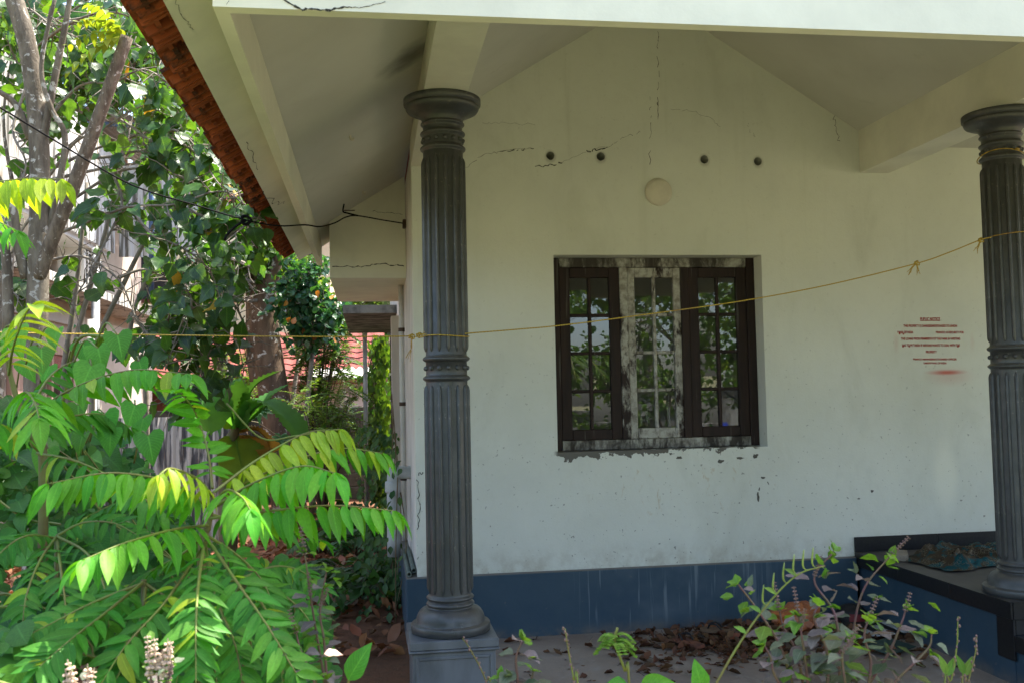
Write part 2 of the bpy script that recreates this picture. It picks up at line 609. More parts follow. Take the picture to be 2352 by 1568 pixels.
def window_wood(name, pale, runs_amt, dark=((0.013, 0.0065, 0.005), (0.026, 0.012, 0.009)), scale=7.0, hard=.10):
    """old dark varnish with lime bloom: pale = how much of the surface the bloom covers (0..1)"""
    t = NT(name)
    c = t.mix(t.ramp(t.noise(7, 5, 0.6, stretch=(3, 1, 0.3)), 0.3, 0.7), dark[0], dark[1])
    n = t.math('ADD', t.math('MULTIPLY', t.noise(scale, 6, 0.68, stretch=(1.3, 1.3, 0.55), dist=0.4), 0.75), t.math('MULTIPLY', t.noise(scale * 5, 4, 0.6, stretch=(1.5, 1, 0.5)), 0.25))
    th = 0.70 - 0.36 * pale
    bloom = t.ramp(n, th, th + hard)
    tone = t.mix(t.ramp(t.noise(19, 5, 0.65), 0.35, 0.7), (0.46, 0.45, 0.40), (0.20, 0.18, 0.15))
    c = t.mix(t.math('MULTIPLY', bloom, 0.9), c, tone)
    runs = t.math('MULTIPLY', t.ramp(t.noise(36, 2, 0.5, stretch=(1, 1, 0.035), dist=0.1), 0.64, 0.69), runs_amt)
    c = t.mix(runs, c, (0.26, 0.255, 0.225))
    t.bump(t.noise(60, 5, 0.6, stretch=(1, 1, 0.2)), 0.3, 0.004)
    return t.fin(c, 0.6, 0, 0.3)


m_wood = window_wood('dark_window_wood', .06, .18)
m_wood_mid = window_wood('bleached_window_wood', .86, .25)
m_wood_mul = window_wood('streaked_mullion_wood', .68, .35)
m_wood_frame = window_wood('grey_frame_wood', .72, .10, ((0.03, 0.024, 0.019), (0.05, 0.04, 0.032)), 5.0, .16)


def glass_material():
    t = NT('dusty_window_glass')
    gl = t.n('ShaderNodeBsdfGlossy')
    gl.inputs['Color'].default_value = (0.93, 0.96, 0.96, 1)
    gl.inputs['Roughness'].default_value = 0.012
    tr = t.n('ShaderNodeBsdfTransparent')
    tr.inputs[0].default_value = (0.80, 0.84, 0.83, 1)
    fr = t.n('ShaderNodeFresnel')
    fr.inputs[0].default_value = 2.0
    m1 = t.n('ShaderNodeMixShader')
    t.put(m1.inputs[0], fr.outputs[0])
    t.t.links.new(tr.outputs[0], m1.inputs[1])
    t.t.links.new(gl.outputs[0], m1.inputs[2])
    df = t.n('ShaderNodeBsdfDiffuse')
    df.inputs[0].default_value = (0.40, 0.40, 0.37, 1)
    p = t.xyz()
    mid = t.math('MULTIPLY', t.ramp(p[0], 1.72, 1.78), t.ramp(p[0], 2.2, 2.12))
    runs = t.ramp(t.noise(26, 4, 0.6, stretch=(1, 1, 0.10), dist=0.3), 0.52, 0.72)
    low = t.ramp(p[2], 1.62, 1.40, 0.3, 1.0)
    dust = t.math('ADD', 0.035, t.math('MULTIPLY', t.math('MULTIPLY', runs, mid), t.math('MULTIPLY', low, 0.5)))
    m2 = t.n('ShaderNodeMixShader')
    t.put(m2.inputs[0], dust)
    t.t.links.new(m1.outputs[0], m2.inputs[1])
    t.t.links.new(df.outputs[0], m2.inputs[2])
    t.t.links.new(m2.outputs[0], t.out.inputs[0])
    return t.m


m_glass = glass_material()
m_crack = simple('dark_crack', (0.05, 0.047, 0.037), 0.9, 0.5, 30, 0)
m_dark = simple('dark_hole', (0.02, 0.019, 0.017), 0.9, 0.3, 10, 0)
m_granite = simple('black_granite', (0.010, 0.010, 0.011), 0.35, 0.4, 60, 0.03, spec=0.4, col2=(0.017, 0.017, 0.018))


def stonefloor():
    t = NT('dusty_black_floor')
    c = t.mix(t.ramp(t.noise(3, 6, 0.7), 0.3, 0.7), (0.055, 0.050, 0.046), (0.095, 0.085, 0.075))
    c = t.mix(t.ramp(t.noise(40, 3, 0.6), 0.68, 0.73), c, (0.2, 0.18, 0.16))
    return t.fin(c, 0.6, 0, 0.35)


m_pfloor = stonefloor()


def tile_material(name, a, b, moss):
    t = NT(name)
    oi = t.n('ShaderNodeObjectInfo')
    c = t.mix(oi.outputs['Random'], a, b)
    n = t.noise(7, 6, 0.7, dist=0.5)
    rr = t.math('MULTIPLY', t.math('FRACT', t.math('MULTIPLY', oi.outputs['Random'], 7.3)), 0.25)
    c = t.mix(t.ramp(t.math('ADD', n, rr), 0.56, 0.76, 0, moss), c, (0.018, 0.016, 0.012))
    c = t.mix(t.ramp(t.noise(16, 4, 0.6, dist=1), 0.70, 0.78, 0, 0.6), c, (0.36, 0.32, 0.27))
    t.bump(t.noise(40, 5, 0.6), 0.25, 0.004)
    return t.fin(c, 0.85, 0, 0.2)


m_tile = tile_material('clay_roof_tile', (0.33, 0.085, 0.030), (0.19, 0.048, 0.020), 0.9)
m_cement = simple('weathered_cement', (0.20, 0.195, 0.175), 0.9, 0.5, 5, 0.4, spec=0.15, col2=(0.05, 0.05, 0.044))
m_metal = simple('rusty_iron', (0.10, 0.065, 0.045), 0.7, 0.5, 20, 0.2, metal=0.3)
m_disc = simple('cream_plastic', (0.66, 0.61, 0.50), 0.55, 0.12, 12, 0.03)

# ------------------------------------------------------------------ ground, apron
def soil_material():
    t = NT('red_soil')
    c = t.mix(t.ramp(t.noise(0.8, 6, 0.6), 0.3, 0.7), (0.16, 0.075, 0.042), (0.105, 0.058, 0.036))
    c = t.mix(t.ramp(t.noise(14, 6, 0.7), 0.45, 0.7, 0, 0.6), c, (0.07, 0.045, 0.03))
    c = t.mix(t.ramp(t.noise(60, 3, 0.6), 0.68, 0.74, 0, 0.6), c, (0.26, 0.22, 0.18))
    yard = t.math('MULTIPLY', t.ramp(t.xyz()[1], 4.4, 3.2), t.ramp(t.noise(1.1, 4, 0.6), 0.3, 0.5))
    c = t.mix(t.ramp(t.xyz()[1], 5.0, 3.4), c, (0.30, 0.26, 0.165))
    c = t.mix(t.math('MULTIPLY', yard, 0.45), c, (0.10, 0.13, 0.04))
    t.bump(t.noise(18, 7, 0.7), 0.8, 0.03)
    return t.fin(c, 0.95, 0, 0.1)


def apron_material():
    t = NT('dusty_concrete')
    p = t.xyz()
    c = t.mix(t.ramp(t.noise(1.4, 6, 0.65), 0.3, 0.7), (0.30, 0.245, 0.20), (0.22, 0.17, 0.135))
    c = t.mix(t.ramp(t.noise(5, 6, 0.7, dist=0.8), 0.5, 0.72, 0, 0.65), c, (0.33, 0.295, 0.26))
    c = t.mix(t.ramp(t.noise(70, 3, 0.6), 0.68, 0.73, 0, 0.6), c, (0.06, 0.05, 0.042))
    c = t.mix(t.ramp(t.noise(3.1, 5, 0.6), 0.60, 0.72, 0, 0.45), c, (0.16, 0.10, 0.07))
    t.bump(t.noise(30, 6, 0.7), 0.4, 0.012)
    return t.fin(c, 0.9, 0, 0.15)


m_soil = soil_material()
m_apron = apron_material()
g = MB()
NG = 60
gv = []
for j in range(NG + 1):
    for i in range(NG + 1):
        x, y = -3 + (i - NG / 2) * 0.35, 7 + (j - NG / 2) * 0.35
        bumpy = (math.sin(x * 2.3 + y) * math.sin(y * 1.7 - x * .6) * 0.03 + math.sin(x * 5.1) * math.sin(y * 4.3) * 0.012)
        edge = min(1, max(0, (0.1 - x) / 0.8))
        gv.append((x, y, -0.004 + max(0, bumpy + .01) * edge))
g.add(gv, [(j * (NG + 1) + i, j * (NG + 1) + i + 1, (j + 1) * (NG + 1) + i + 1, (j + 1) * (NG + 1) + i) for j in range(NG) for i in range(NG)])
x0, x1, y0, y1 = -3 - NG / 2 * .35, -3 + NG / 2 * .35, 7 - NG / 2 * .35, 7 + NG / 2 * .35
B = 250
for (a, b, c_, d) in ((-B, x0, -B, B), (x1, B, -B, B), (x0, x1, -B, y0), (x0, x1, y1, B)):
    g.add([(a, c_, -.004), (b, c_, -.004), (b, d, -.004), (a, d, -.004)], [(0, 1, 2, 3)])
struct('ground', g, m_soil, True)
a = MB()
edge = [(0.45 + 0.03 * math.sin(k * 2.1), 3.2 + k * 0.103) for k in range(31)]
av = []
for x, y in edge:
    y = min(y, 6.27)
    av += [(x, y, 0.012), (16, y, 0.012), (x - .03, y, -.02)]
a.add(av, [f for k in range(30) for f in ((3 * k, 3 * k + 1, 3 * k + 4, 3 * k + 3), (3 * k + 2, 3 * k, 3 * k + 3, 3 * k + 5))])
struct('pavement', a, m_apron)

# ------------------------------------------------------------------ the house
house = thing('house', 'cream single-storey house with dark fluted columns, blue plinth and tiled porch roof', 'house', (0.288, 6.3, 0))
SL, RX, RZ = 0.62, 1.95, 4.30


def ceil_z(x):
    return RZ - SL * abs(RX - x)


YW = 6.3
FLATZ = 3.272
XF = 3.647
prof = [(.288, .42), (9, .42), (9, FLATZ), (XF, FLATZ), (3.43, ceil_z(3.43)), (RX, RZ), (.288, ceil_z(.288))]
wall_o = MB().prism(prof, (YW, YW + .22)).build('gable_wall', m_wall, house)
cut = MB().box(1.224, 2.682, YW - .1, YW + .4, 1.187, 2.497)
for hx, hz in HOLES:
    n = 20
    cut.add([(hx + .029 * math.cos(2 * math.pi * k / n), yy, hz + .029 * math.sin(2 * math.pi * k / n)) for yy in (YW - .1, YW + .17) for k in range(n)],
            [tuple(range(n)), tuple(range(2 * n - 1, n - 1, -1))] + [(k, k + n, (k + 1) % n + n, (k + 1) % n) for k in range(n)])
cut_o = cut.build('cutter', None)
for ob in (wall_o, cut_o):
    bm = bmesh.new()
    bm.from_mesh(ob.data)
    bmesh.ops.recalc_face_normals(bm, faces=bm.faces[:])
    bm.to_mesh(ob.data)
    bm.free()
md = wall_o.modifiers.new('b', 'BOOLEAN')
md.object = cut_o
md.operation = 'DIFFERENCE'
md.solver = 'EXACT'
dg = bpy.context.evaluated_depsgraph_get()
newme = bpy.data.meshes.new_from_object(wall_o.evaluated_get(dg))
wall_o.modifiers.clear()
wall_o.data = newme
bpy.data.objects.remove(cut_o)

# side walls, rear walls, room behind the window
MB().box(.288, .5, YW + .223, 8.1, .42, 3.20).build('side_wall', m_pale, house)
MB().box(.345, .5, 8.102, 8.75, .42, 3.20).build('side_wall', m_side, house)
MB().box(.288, .5, 8.752, 13.2, .42, 3.20).build('side_wall', m_side, house)
MB().box(.20, .288, 8.76, 8.98, .42, 2.30).build('pilaster', m_side, house)
MB().box(.22, .286, 9.3, 9.36, .9, 2.25).build('window_frame', m_wood, house)
MB().box(.22, .286, 10.3, 10.36, .9, 2.25).build('window_frame', m_wood, house)
MB().box(.24, .284, 9.37, 10.29, 2.12, 2.25).build('window_frame', m_wood, house)
MB().box(.235, .275, 9.12, 9.29, .95, 2.15).build('window_shutter', m_wood, house)
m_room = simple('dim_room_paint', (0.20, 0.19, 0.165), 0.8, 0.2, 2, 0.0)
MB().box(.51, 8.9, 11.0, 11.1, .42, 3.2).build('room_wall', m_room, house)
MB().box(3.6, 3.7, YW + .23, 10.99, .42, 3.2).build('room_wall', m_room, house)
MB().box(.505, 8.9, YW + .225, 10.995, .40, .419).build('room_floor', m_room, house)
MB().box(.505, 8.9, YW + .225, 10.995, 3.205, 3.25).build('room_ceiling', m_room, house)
MB().box(8.8, 9, YW + .23, 13.2, .0, 3.2).build('side_wall', m_pale, house)
MB().box(.501, 8.799, 13.0, 13.2, .0, 3.2).build('rear_wall', m_pale, house)

# plinth
MB().bevbox(.215, 3.275, YW - .045, YW + .1, 0, .420, .006).build('plinth', m_plinth, house)
MB().bevbox(.215, .5, YW + .102, 13.25, 0, .417, .006).build('plinth', m_plinth, house)

# porch platform with black stone edge, steps, skirting
PLX, PLY = 3.28, 4.655
MB().box(PLX + .03, 9, PLY + .03, YW - .002, 0, .354).build('platform', m_plinth, house)
MB().bevbox(PLX + .012, 9, PLY + .012, YW - .003, .357, .4455, .003).build('platform_floor', m_pfloor, house)
for k in range(3):
    y1 = YW - .005 - k * .547
    y0 = max(PLY + .003, y1 - .544)
    MB().bevbox(PLX, PLX + .0115, y0, y1, .356, .4465, .002).build('nosing_slab', m_granite, house)
for k in range(7):
    x0 = PLX + .014 + k * .8
    MB().bevbox(x0, x0 + .797, PLY, PLY + .0115, .356, .4465, .002).build('nosing_slab', m_granite, house)
MB().bevbox(PLX + .016, PLX + .0295, PLY + .012, PLY + .15, .14, .355, .002).build('riser_slab', m_granite, house)
MB().bevbox(PLX + .031, 9, PLY + .012, PLY + .029, .275, .355, .002).build('riser_slab', m_granite, house)
MB().bevbox(PLX + .02, 9, PLY - .30, PLY + .0115, .19, .274, .003).build('step', m_granite, house)
MB().box(PLX + .035, 9, PLY - .285, PLY + .028, 0, .1895).build('step', m_plinth, house)
for k in range(5):
    x0 = 3.282 + k * .62
    MB().bevbox(x0, x0 + .617, YW - .014, YW - .001, .4475, .55, .002).build('skirting_slab', m_granite, house)

# beams over the columns
MB().prism([(.284, 3.08), (.50, 3.08), (.50, ceil_z(.50) + .02), (.284, ceil_z(.284) + .02)], (2.746, YW - .001)).build('beam', m_trim, house, label='ceiling beam running back over the left column')
MB().prism([(3.434, 3.08), (3.647, 3.08), (3.647, FLATZ + .02), (3.434, ceil_z(3.434) + .02)], (2.746, YW - .001)).build('beam', m_trim, house, label='ceiling beam running back over the right column')

# roof: sloping slabs, fascia lip, front panel
XE = -.576
YF = 2.50
TH = .10
roof = MB().prism([(.29, ceil_z(.29)), (RX, RZ), (RX, RZ + TH), (.29, ceil_z(.29) + TH)], (YF, YW + .21)).build('roof_slab', m_ceil, house)
MB().prism([(-.3955, ceil_z(-.3955)), (.2895, ceil_z(.2895)), (.2895, ceil_z(.2895) + TH), (-.3955, ceil_z(-.3955) + TH)], (YF, 8.28)).build('roof_slab', m_ceil, house)
MB().prism([(XE, ceil_z(XE)), (-.396, ceil_z(-.396)), (-.396, ceil_z(-.396) + TH), (XE, ceil_z(XE) + TH)], (YF, 8.28)).build('roof_edge', m_trim, house)  # outer strip of the same slab in a lighter paint, standing in for daylight
MB().prism([(RX, RZ), (3.55, ceil_z(3.55)), (3.55, ceil_z(3.55) + TH), (RX, RZ + TH)], (YF, YW + .21)).build('roof_slab', m_ceil, house)
MB().box(3.551, 9.4, YF, YW + .21, FLATZ, FLATZ + TH).build('roof_slab', m_ceil, house)
MB().prism([(.292, ceil_z(.292) + .005), (RX, RZ + .005), (9.4, FLATZ - .6), (9.4, FLATZ - .5), (RX, RZ + .11), (.292, ceil_z(.292) + .105)], (8.4, 13.4)).build('rear_roof', m_tile, house)
MB().prism([(.5, 3.25), (8.8, 3.25), (RX, RZ - .02)], (YW + .23, YW + .40)).build('rear_gable', m_pale, house)
MB().prism([(.3, ceil_z(.3) + .006), (RX, RZ + .006), (9.4, FLATZ - .55), (9.4, FLATZ - .45), (RX, RZ + .11), (.3, ceil_z(.3) + .106)], (YW + .215, 8.398)).build('rear_roof', m_tile, house)
ZB = 2.663
MB().box(-.4155, -.3755, 2.746, 8.06, ZB, ceil_z(-.4155) + .01).build('side_fascia', m_trim, house)
MB().prism([(-.4155, ZB), (5.6, ZB), (5.6, FLATZ + .02), (3.55, FLATZ + .02), (RX, RZ + .02), (-.3955, ceil_z(-.3955) + .01), (-.4155, ceil_z(-.4155) + .01)], (2.70, 2.745)).build('front_panel', m_trim, house)

# closed box under the eaves behind the corner, and the concrete shade further back
MB().prism([(-.288, 2.48), (.287, 2.48), (.287, ceil_z(.287) - .001), (-.288, ceil_z(-.288) - .001)], (7.42, 9.28)).build('eave_box', m_trim, house)
MB().box(-.262, .287, 10.0, 13.15, 2.43, 2.515).build('sunshade', m_cement, house, label='dark stained concrete sunshade over side window')

# hooks in the ceiling
for (hx, hy) in ((-.09, 3.55), (-.09, 5.4), (-.03, 7.05)):
    z = ceil_z(hx)
    MB().tube(catmull([(hx, hy, z + .02), (hx, hy, z - .012), (hx + .012, hy, z - .024), (hx + .02, hy, z - .012)], 4), .007, 6).build('ceiling_hook', m_disc, house, True)

# round cover on the wall
dv = []
for r_, y_ in ((.001, -.022), (.07, -.022), (.088, -.017), (.094, -.008), (.0945, .0)):
    dv.append((r_, y_))
q = MB()
n = 36
q.add([(1.961 + r_ * math.cos(2 * math.pi * k / n), YW - .001 + y_, 2.927 + r_ * math.sin(2 * math.pi * k / n)) for r_, y_ in dv for k in range(n)],
      [(i * n + k, i * n + (k + 1) % n, (i + 1) * n + (k + 1) % n, (i + 1) * n + k) for i in range(len(dv) - 1) for k in range(n)])
q.build('round_cover', m_disc, house, True, label='round cream cover plate above the window')

# cracks in the plaster: thin jagged open seams
def crack(pts, w0, w1, n=7, name='crack', amp=.010, gap=0.0, seed=1):
    rg = random.Random(seed)
    P = subdiv_noise([(p[0], YW - .0015, p[1]) for p in pts], n, amp, rg)
    mb = MB()
    for i in range(len(P) - 1):
        if rg.random() < gap:
            continue
        a, b = P[i], P[i + 1]
        t = (b - a)
        nrm = Vector((-t.z, 0, t.x)).normalized()
        f0 = rg.uniform(w0, w1) * .48
        f1 = rg.uniform(w0, w1) * .48
        a = Vector((a.x, YW - .0015, a.z))
        b = Vector((b.x, YW - .0015, b.z))
        mb.add([a - nrm * f0 * .5, a + nrm * f0 * .5, b + nrm * f1 * .5, b - nrm * f1 * .5], [(0, 1, 2, 3)])
    return mb.build(name, m_crack, house)


def wx(px, py):
    p = at(px, py, YW)
    return (p.x, p.z)


for k, (pts, w0, w1, gp) in enumerate([
    ([(1070, 385), (1110, 358), (1150, 348), (1225, 342)], .002, .006, .05),
    ([(1150, 348), (1190, 346), (1226, 342)], .004, .016, .3),
    ([(1228, 385), (1270, 378), (1290, 374)], .006, .022, .25),
    ([(1290, 374), (1345, 350), (1390, 338)], .002, .004, .1),
    ([(1348, 347), (1370, 346), (1395, 338)], .005, .020, .25),
    ([(1395, 338), (1430, 318), (1470, 303)], .002, .006, .2),
    ([(1510, 70), (1511, 120), (1512, 200), (1511, 275)], .002, .010, .35),
    ([(1511, 235), (1511, 270)], .004, .014, .2),
    ([(1493, 225), (1496, 270), (1492, 320), (1491, 400)], .002, .010, .35),
    ([(1540, 252), (1590, 255), (1630, 270), (1655, 292)], .002, .004, .05),
    ([(1110, 284), (1160, 283), (1230, 288)], .002, .003, .1),
    ([(1715, 278), (1722, 300), (1735, 315)], .002, .004, .2),
    ([(1914, 268), (1920, 300), (1928, 330)], .003, .008, .05),
]):
    crack([wx(*p) for p in pts], w0, w1, gap=gp, seed=k + 3)


def flake(px, py, w, h, seed, tilt=0.0):
    """a patch where the paint has chipped off, as an irregular flat island"""
    rg = random.Random(seed)
    c = wx(px, py)
    n = 12
    P = []
    for k in range(n):
        a = 2 * math.pi * k / n
        r = rg.uniform(.55, 1.1)
        dx, dz = w * .5 * r * math.cos(a), h * .5 * r * math.sin(a)
        P.append((c[0] + dx + tilt * dz, YW - .0012, c[1] + dz))
    MB().add(P, [tuple(range(n))]).build('paint_chip', m_chip, house)


m_chip = simple('bare_grey_cement', (0.13, 0.12, 0.10), .9, .4, 30, 0)
for k, q in enumerate(((1741, 1140, .02, .075, 0), (1744, 1122, .012, .03, .2), (1752, 1096, .035, .018, 0), (1764, 1108, .012, .03, -.5), (2003, 1127, .024, .022, .3), (1972, 1144, .026, .012, .2), (1735, 1047, .05, .04, 0), (1700, 1051, .07, .022, 0), (1656, 1058, .05, .028, 0), (1560, 1050, .05, .022, 0))):
    flake(q[0], q[1], q[2], q[3], 900 + k, q[4])


def crack3(P, w, seed, nrm, name='crack', n=6, amp=.006):
    """an open seam on any flat surface: world path, with the face normal"""
    rg = random.Random(seed)
    Q = subdiv_noise(P, n, amp, rg)
    nrm = Vector(nrm).normalized()
    base = Vector(P[0])
    mb = MB()
    Q = [q - nrm * (q - base).dot(nrm) for q in Q]
    for a, b in zip(Q[:-1], Q[1:]):
        s = (b - a).cross(nrm).normalized()
        f0, f1 = rg.uniform(.15, 1) * w * .6, rg.uniform(.15, 1) * w * .6
        o = nrm * .0018
        mb.add([a - s * f0 + o, a + s * f0 + o, b + s * f1 + o, b - s * f1 + o], [(0, 1, 2, 3)])
    return mb.build(name, m_crack, house)


fy = 2.70
crack3([at(650, 0, fy), at(690, 22, fy), at(705, 23, fy)], .006, 11, (0, -1, 0), 'crack', 5, .003)
crack3([at(700, 21, fy), at(755, 25, fy), at(790, 17, fy)], .007, 12, (0, -1, 0), 'crack', 6, .002)
crack3([at(790, 17, fy), at(830, 19, fy), at(885, 5, fy)], .003, 13, (0, -1, 0), 'crack', 6, .002)
crack3([at(526, 0, fy), at(520, 12, fy)], .0016, 14, (0, -1, 0), 'crack', 4, .002)
SN = Vector((SL, 0, -1)).normalized()


def on_slope(px, py):
    d = _f + CR * ((px - 1176) / FOC) - CU * ((py - 784) / FOC)
    # plane z = RZ - SL*(RX-x)
    k = (RZ - SL * RX - EYE.z) / (d.z - SL * d.x)
    return EYE + d * k


crack3([on_slope(402, 0), on_slope(415, 35), on_slope(432, 55), on_slope(445, 68)], .002, 15, SN, 'crack', 6, .004)
crack3([on_slope(567, 325), on_slope(580, 360), on_slope(592, 390)], .004, 16, SN, 'crack', 6, .01)
crack3([on_slope(600, 440), on_slope(625, 465), on_slope(650, 468)], .006, 17, SN, 'crack', 6, .02)
crack3([at(765, 612, 7.42), at(830, 613, 7.42), at(880, 606, 7.42), at(928, 612, 7.42)], .008, 18, (0, -1, 0), 'crack', 8, .008)
crack3([at(855, 486, 7.42), at(890, 488, 7.42), at(925, 494, 7.42)], .004, 19, (0, -1, 0), 'crack', 6, .008)
crack([wx(962, 1088), wx(972, 1086)], .006, .012, seed=40)
crack([wx(957, 1098), wx(964, 1160), wx(958, 1215)], .004, .013, seed=41, amp=.010)

# roof tiles along the left eave: each tile a piece
def tile_mesh():
    mb = MB()
    n = 6
    # cross section over the tile width: flat pan with a roll on one side
    xs = [0, .03, .06, .115, .17, .20, .235]
    zs = [.022, .028, .006, 0, .004, .024, .014]
    L = .40
    th = .014
    vs, fs = [], []
    for y in (0, L):
        for x, z in zip(xs, zs):
            vs.append((x, y, z + th))
        for x, z in zip(xs, zs):
            vs.append((x, y, z))
    k = len(xs)
    for i in range(k - 1):
        fs.append((i, i + 1, 2 * k + i + 1, 2 * k + i))
        fs.append((k + i + 1, k + i, 3 * k + i, 3 * k + i + 1))
        fs.append((k + i, k + i + 1, i + 1, i))
        fs.append((2 * k + i, 2 * k + i + 1, 3 * k + i + 1, 3 * k + i))
    fs += [(0, 2 * k, 3 * k, k), (k - 1, 2 * k - 1, 4 * k - 1, 3 * k - 1)]
    mb.add(vs, fs)
    mb.box(.045, .063, .012, .30, -.026, .008)
    mb.box(.168, .186, .012, .30, -.026, .008)
    mb.box(.0, .225, .05, .066, -.022, .010)
    mb.box(.0, .225, .10, .113, -.018, .010)
    mb.box(.092, .104, .02, .17, -.034, .004)
    mb.box(.124, .136, .02, .17, -.034, .004)
    return mb.mesh('roof_tile', m_tile)


tm = tile_mesh()
dn = Vector((-1, 0, -SL)).normalized()
rg = random.Random(5)
nt = 26
for row in range(3):
    for k in range(nt):
        y = 8.30 - k * .2235
        nz = Vector((-SL, 0, 1)).normalized()
        X = Vector((0, -1, 0))
        xe = -.715 + row * .27
        lift = TH * 1.0 + .015 + row * .012
        p = Vector((xe, y, ceil_z(xe) + lift)) + dn * rg.uniform(-.012, .016) + nz * rg.uniform(-.003, .006)
        yv = -dn
        zv = X.cross(yv)
        M = Matrix(((X.x, yv.x, zv.x, p.x), (X.y, yv.y, zv.y, p.y), (X.z, yv.z, zv.z, p.z), (0, 0, 0, 1)))
        M = M @ Matrix.Rotation(rg.uniform(-.02, .02), 4, 'Z') @ Matrix.Rotation(rg.uniform(-.03, .03), 4, 'Y')
        link('roof_tile', tm, house, matrix=M)

# ------------------------------------------------------------------ window
win = link('window', None, house, label='dark three-shutter window with its middle shutter bleached pale')
MB().bevbox(1.2255, 1.285, YW + .13, YW + .20, 1.189, 2.4955, .004).build('jamb', m_wood, win)
MB().bevbox(2.621, 2.6805, YW + .13, YW + .20, 1.189, 2.4955, .004).build('jamb', m_wood, win)
MB().bevbox(1.2855, 2.6205, YW + .13, YW + .20, 2.43, 2.4955, .004).build('head_rail', m_wood_frame, win)
MB().bevbox(1.2855, 2.6205, YW + .13, YW + .20, 1.189, 1.255, .004).build('foot_rail', m_wood_frame, win)
mulx = [1.2855, 1.7065, 1.7625, 2.1435, 2.1995, 2.6205]
for a_, b_ in ((1.7065, 1.7625), (2.1435, 2.1995)):
    MB().bevbox(a_, b_, YW + .128, YW + .198, 1.2555, 2.4295, .004).build('mullion', m_wood_mul if a_ < 2 else m_wood, win)
for si, (a_, b_) in enumerate(((1.2860, 1.7060), (1.7630, 2.1430), (2.2000, 2.6200))):
    yF, yB = YW + .138, YW + .178
    z0, z1 = 1.2565, 2.4285
    st = .072 if si != 1 else .052
    mw = m_wood_mid if si == 1 else m_wood
    MB().bevbox(a_, a_ + st, yF, yB, z0, z1, .004).bevbox(b_ - st, b_, yF, yB, z0, z1, .004) \
        .bevbox(a_ + st + .0005, b_ - st - .0005, yF + .001, yB, z1 - .068, z1, .004).bevbox(a_ + st + .0005, b_ - st - .0005, yF + .001, yB, z0, z0 + .07, .004).build('shutter', mw, win)
    gx0, gx1, gz0, gz1 = a_ + st + .001, b_ - st - .001, z0 + .0705, z1 - .0685
    xm = (gx0 + gx1) / 2
    bw = .011
    MB().bevbox(xm - bw, xm + bw, yF + .004, yB - .004, gz0, gz1, .004).build('glazing_bar', mw, win)
    hz = (gz1 - gz0) / 4
    for r_ in range(1, 4):
        z = gz0 + hz * r_
        for (p0, p1) in ((gx0, xm - bw - .0005), (xm + bw + .0005, gx1)):
            MB().bevbox(p0, p1, yF + .005, yB - .005, z - bw, z + bw, .004).build('glazing_bar', mw, win)
    for r_ in range(4):
        for (p0, p1) in ((gx0, xm - bw - .0005), (xm + bw + .0005, gx1)):
            ln = rg.uniform(-.0022, .0022)
            lz = rg.uniform(-.0022, .0022)
            za, zb = gz0 + hz * r_ + (bw if r_ else 0), gz0 + hz * (r_ + 1) - (bw if r_ < 3 else 0)
            y = YW + .158
            MB().add([(p0, y - ln - lz, za), (p1, y + ln - lz, za), (p1, y + ln + lz, zb), (p0, y - ln + lz, zb)], [(0, 1, 2, 3)]).build('pane', m_glass, win)
# curtain rail dark inside
MB().bevbox(1.226, 2.680, YW + .01, YW + .128, 1.178, 1.1865, .002).build('sill', m_cement, win)

# ------------------------------------------------------------------ columns
def col_prof():
    def torus(zc, r, m, k=7):
        return [(r + m * math.sin(math.pi * i / (k - 1)), zc - m + 2 * m * i / (k - 1)) for i in range(k)]
    P = [(.190, .0), (.195, .004), (.196, .036), (.192, .042), (.172, .044)]
    P += [(.170 - .050 * (1 - math.cos(math.pi / 2 * i / 7)), .047 + .068 * math.sin(math.pi / 2 * i / 7)) for i in range(8)]
    P += torus(.133, .106, .014) + torus(.163, .104, .014)
    P += [(.104, .182), (.104, 1.222)]
    P += torus(1.243, .104, .015) + [(.103, 1.262), (.103, 1.325)] + torus(1.340, .104, .015)
    P += [(.102, 1.362), (.101, 2.385)]
    P += torus(2.402, .100, .016) + [(.100, 2.424), (.100, 2.462)] + torus(2.478, .100, .015)
    P += [(.100, 2.500), (.100, 2.513)] + torus(2.528, .101, .011) + [(.101, 2.541)]
    P += [(.104, 2.545), (.107, 2.553), (.116, 2.566), (.136, 2.578), (.160, 2.586), (.178, 2.594), (.184, 2.602), (.187, 2.610), (.187, 2.620), (.183, 2.6225), (.183, 2.624), (.196, 2.626), (.197, 2.655), (.192, 2.6585)]
    return P


m_ped = simple('blue_grey_pedestal_paint', (0.20, 0.215, 0.235), .42, .4, 5, .12, metal=.35, spec=.5, stretch=(1, 1, .4))
col_me = MB().lathe(col_prof(), 48).mesh('column', m_col, True)
bead = bmesh.new()
bmesh.ops.create_uvsphere(bead, u_segments=10, v_segments=6, radius=.0125)
bead_me = bpy.data.meshes.new('bead')
bead.to_mesh(bead_me)
bead.free()
bead_me.materials.append(m_col)
bead_me.polygons.foreach_set('use_smooth', [True] * len(bead_me.polygons))


def reed_mesh(L):
    mb = MB()
    vs, fs = [], []
    prof = [(0, 0.0), (.004, .35), (.010, .6), (.018, .85), (.03, 1.0), (L - .03, 1.0), (L - .018, .85), (L - .010, .6), (L - .004, .35), (L, 0.0)]
    n = 7
    for z, s in prof:
        for k in range(n):
            q = math.pi * k / (n - 1)
            vs.append((.0105 * max(s, .35) * math.cos(q), -.0135 * s * math.sin(q) + .002, z))
    fs = [(i * n + k, i * n + k + 1, (i + 1) * n + k + 1, (i + 1) * n + k) for i in range(len(prof) - 1) for k in range(n - 1)]
    mb.add(vs, fs)
    return mb.mesh('flute', m_col, True)


reed_lo, reed_hi = reed_mesh(1.025), reed_mesh(.985)
NR = 14


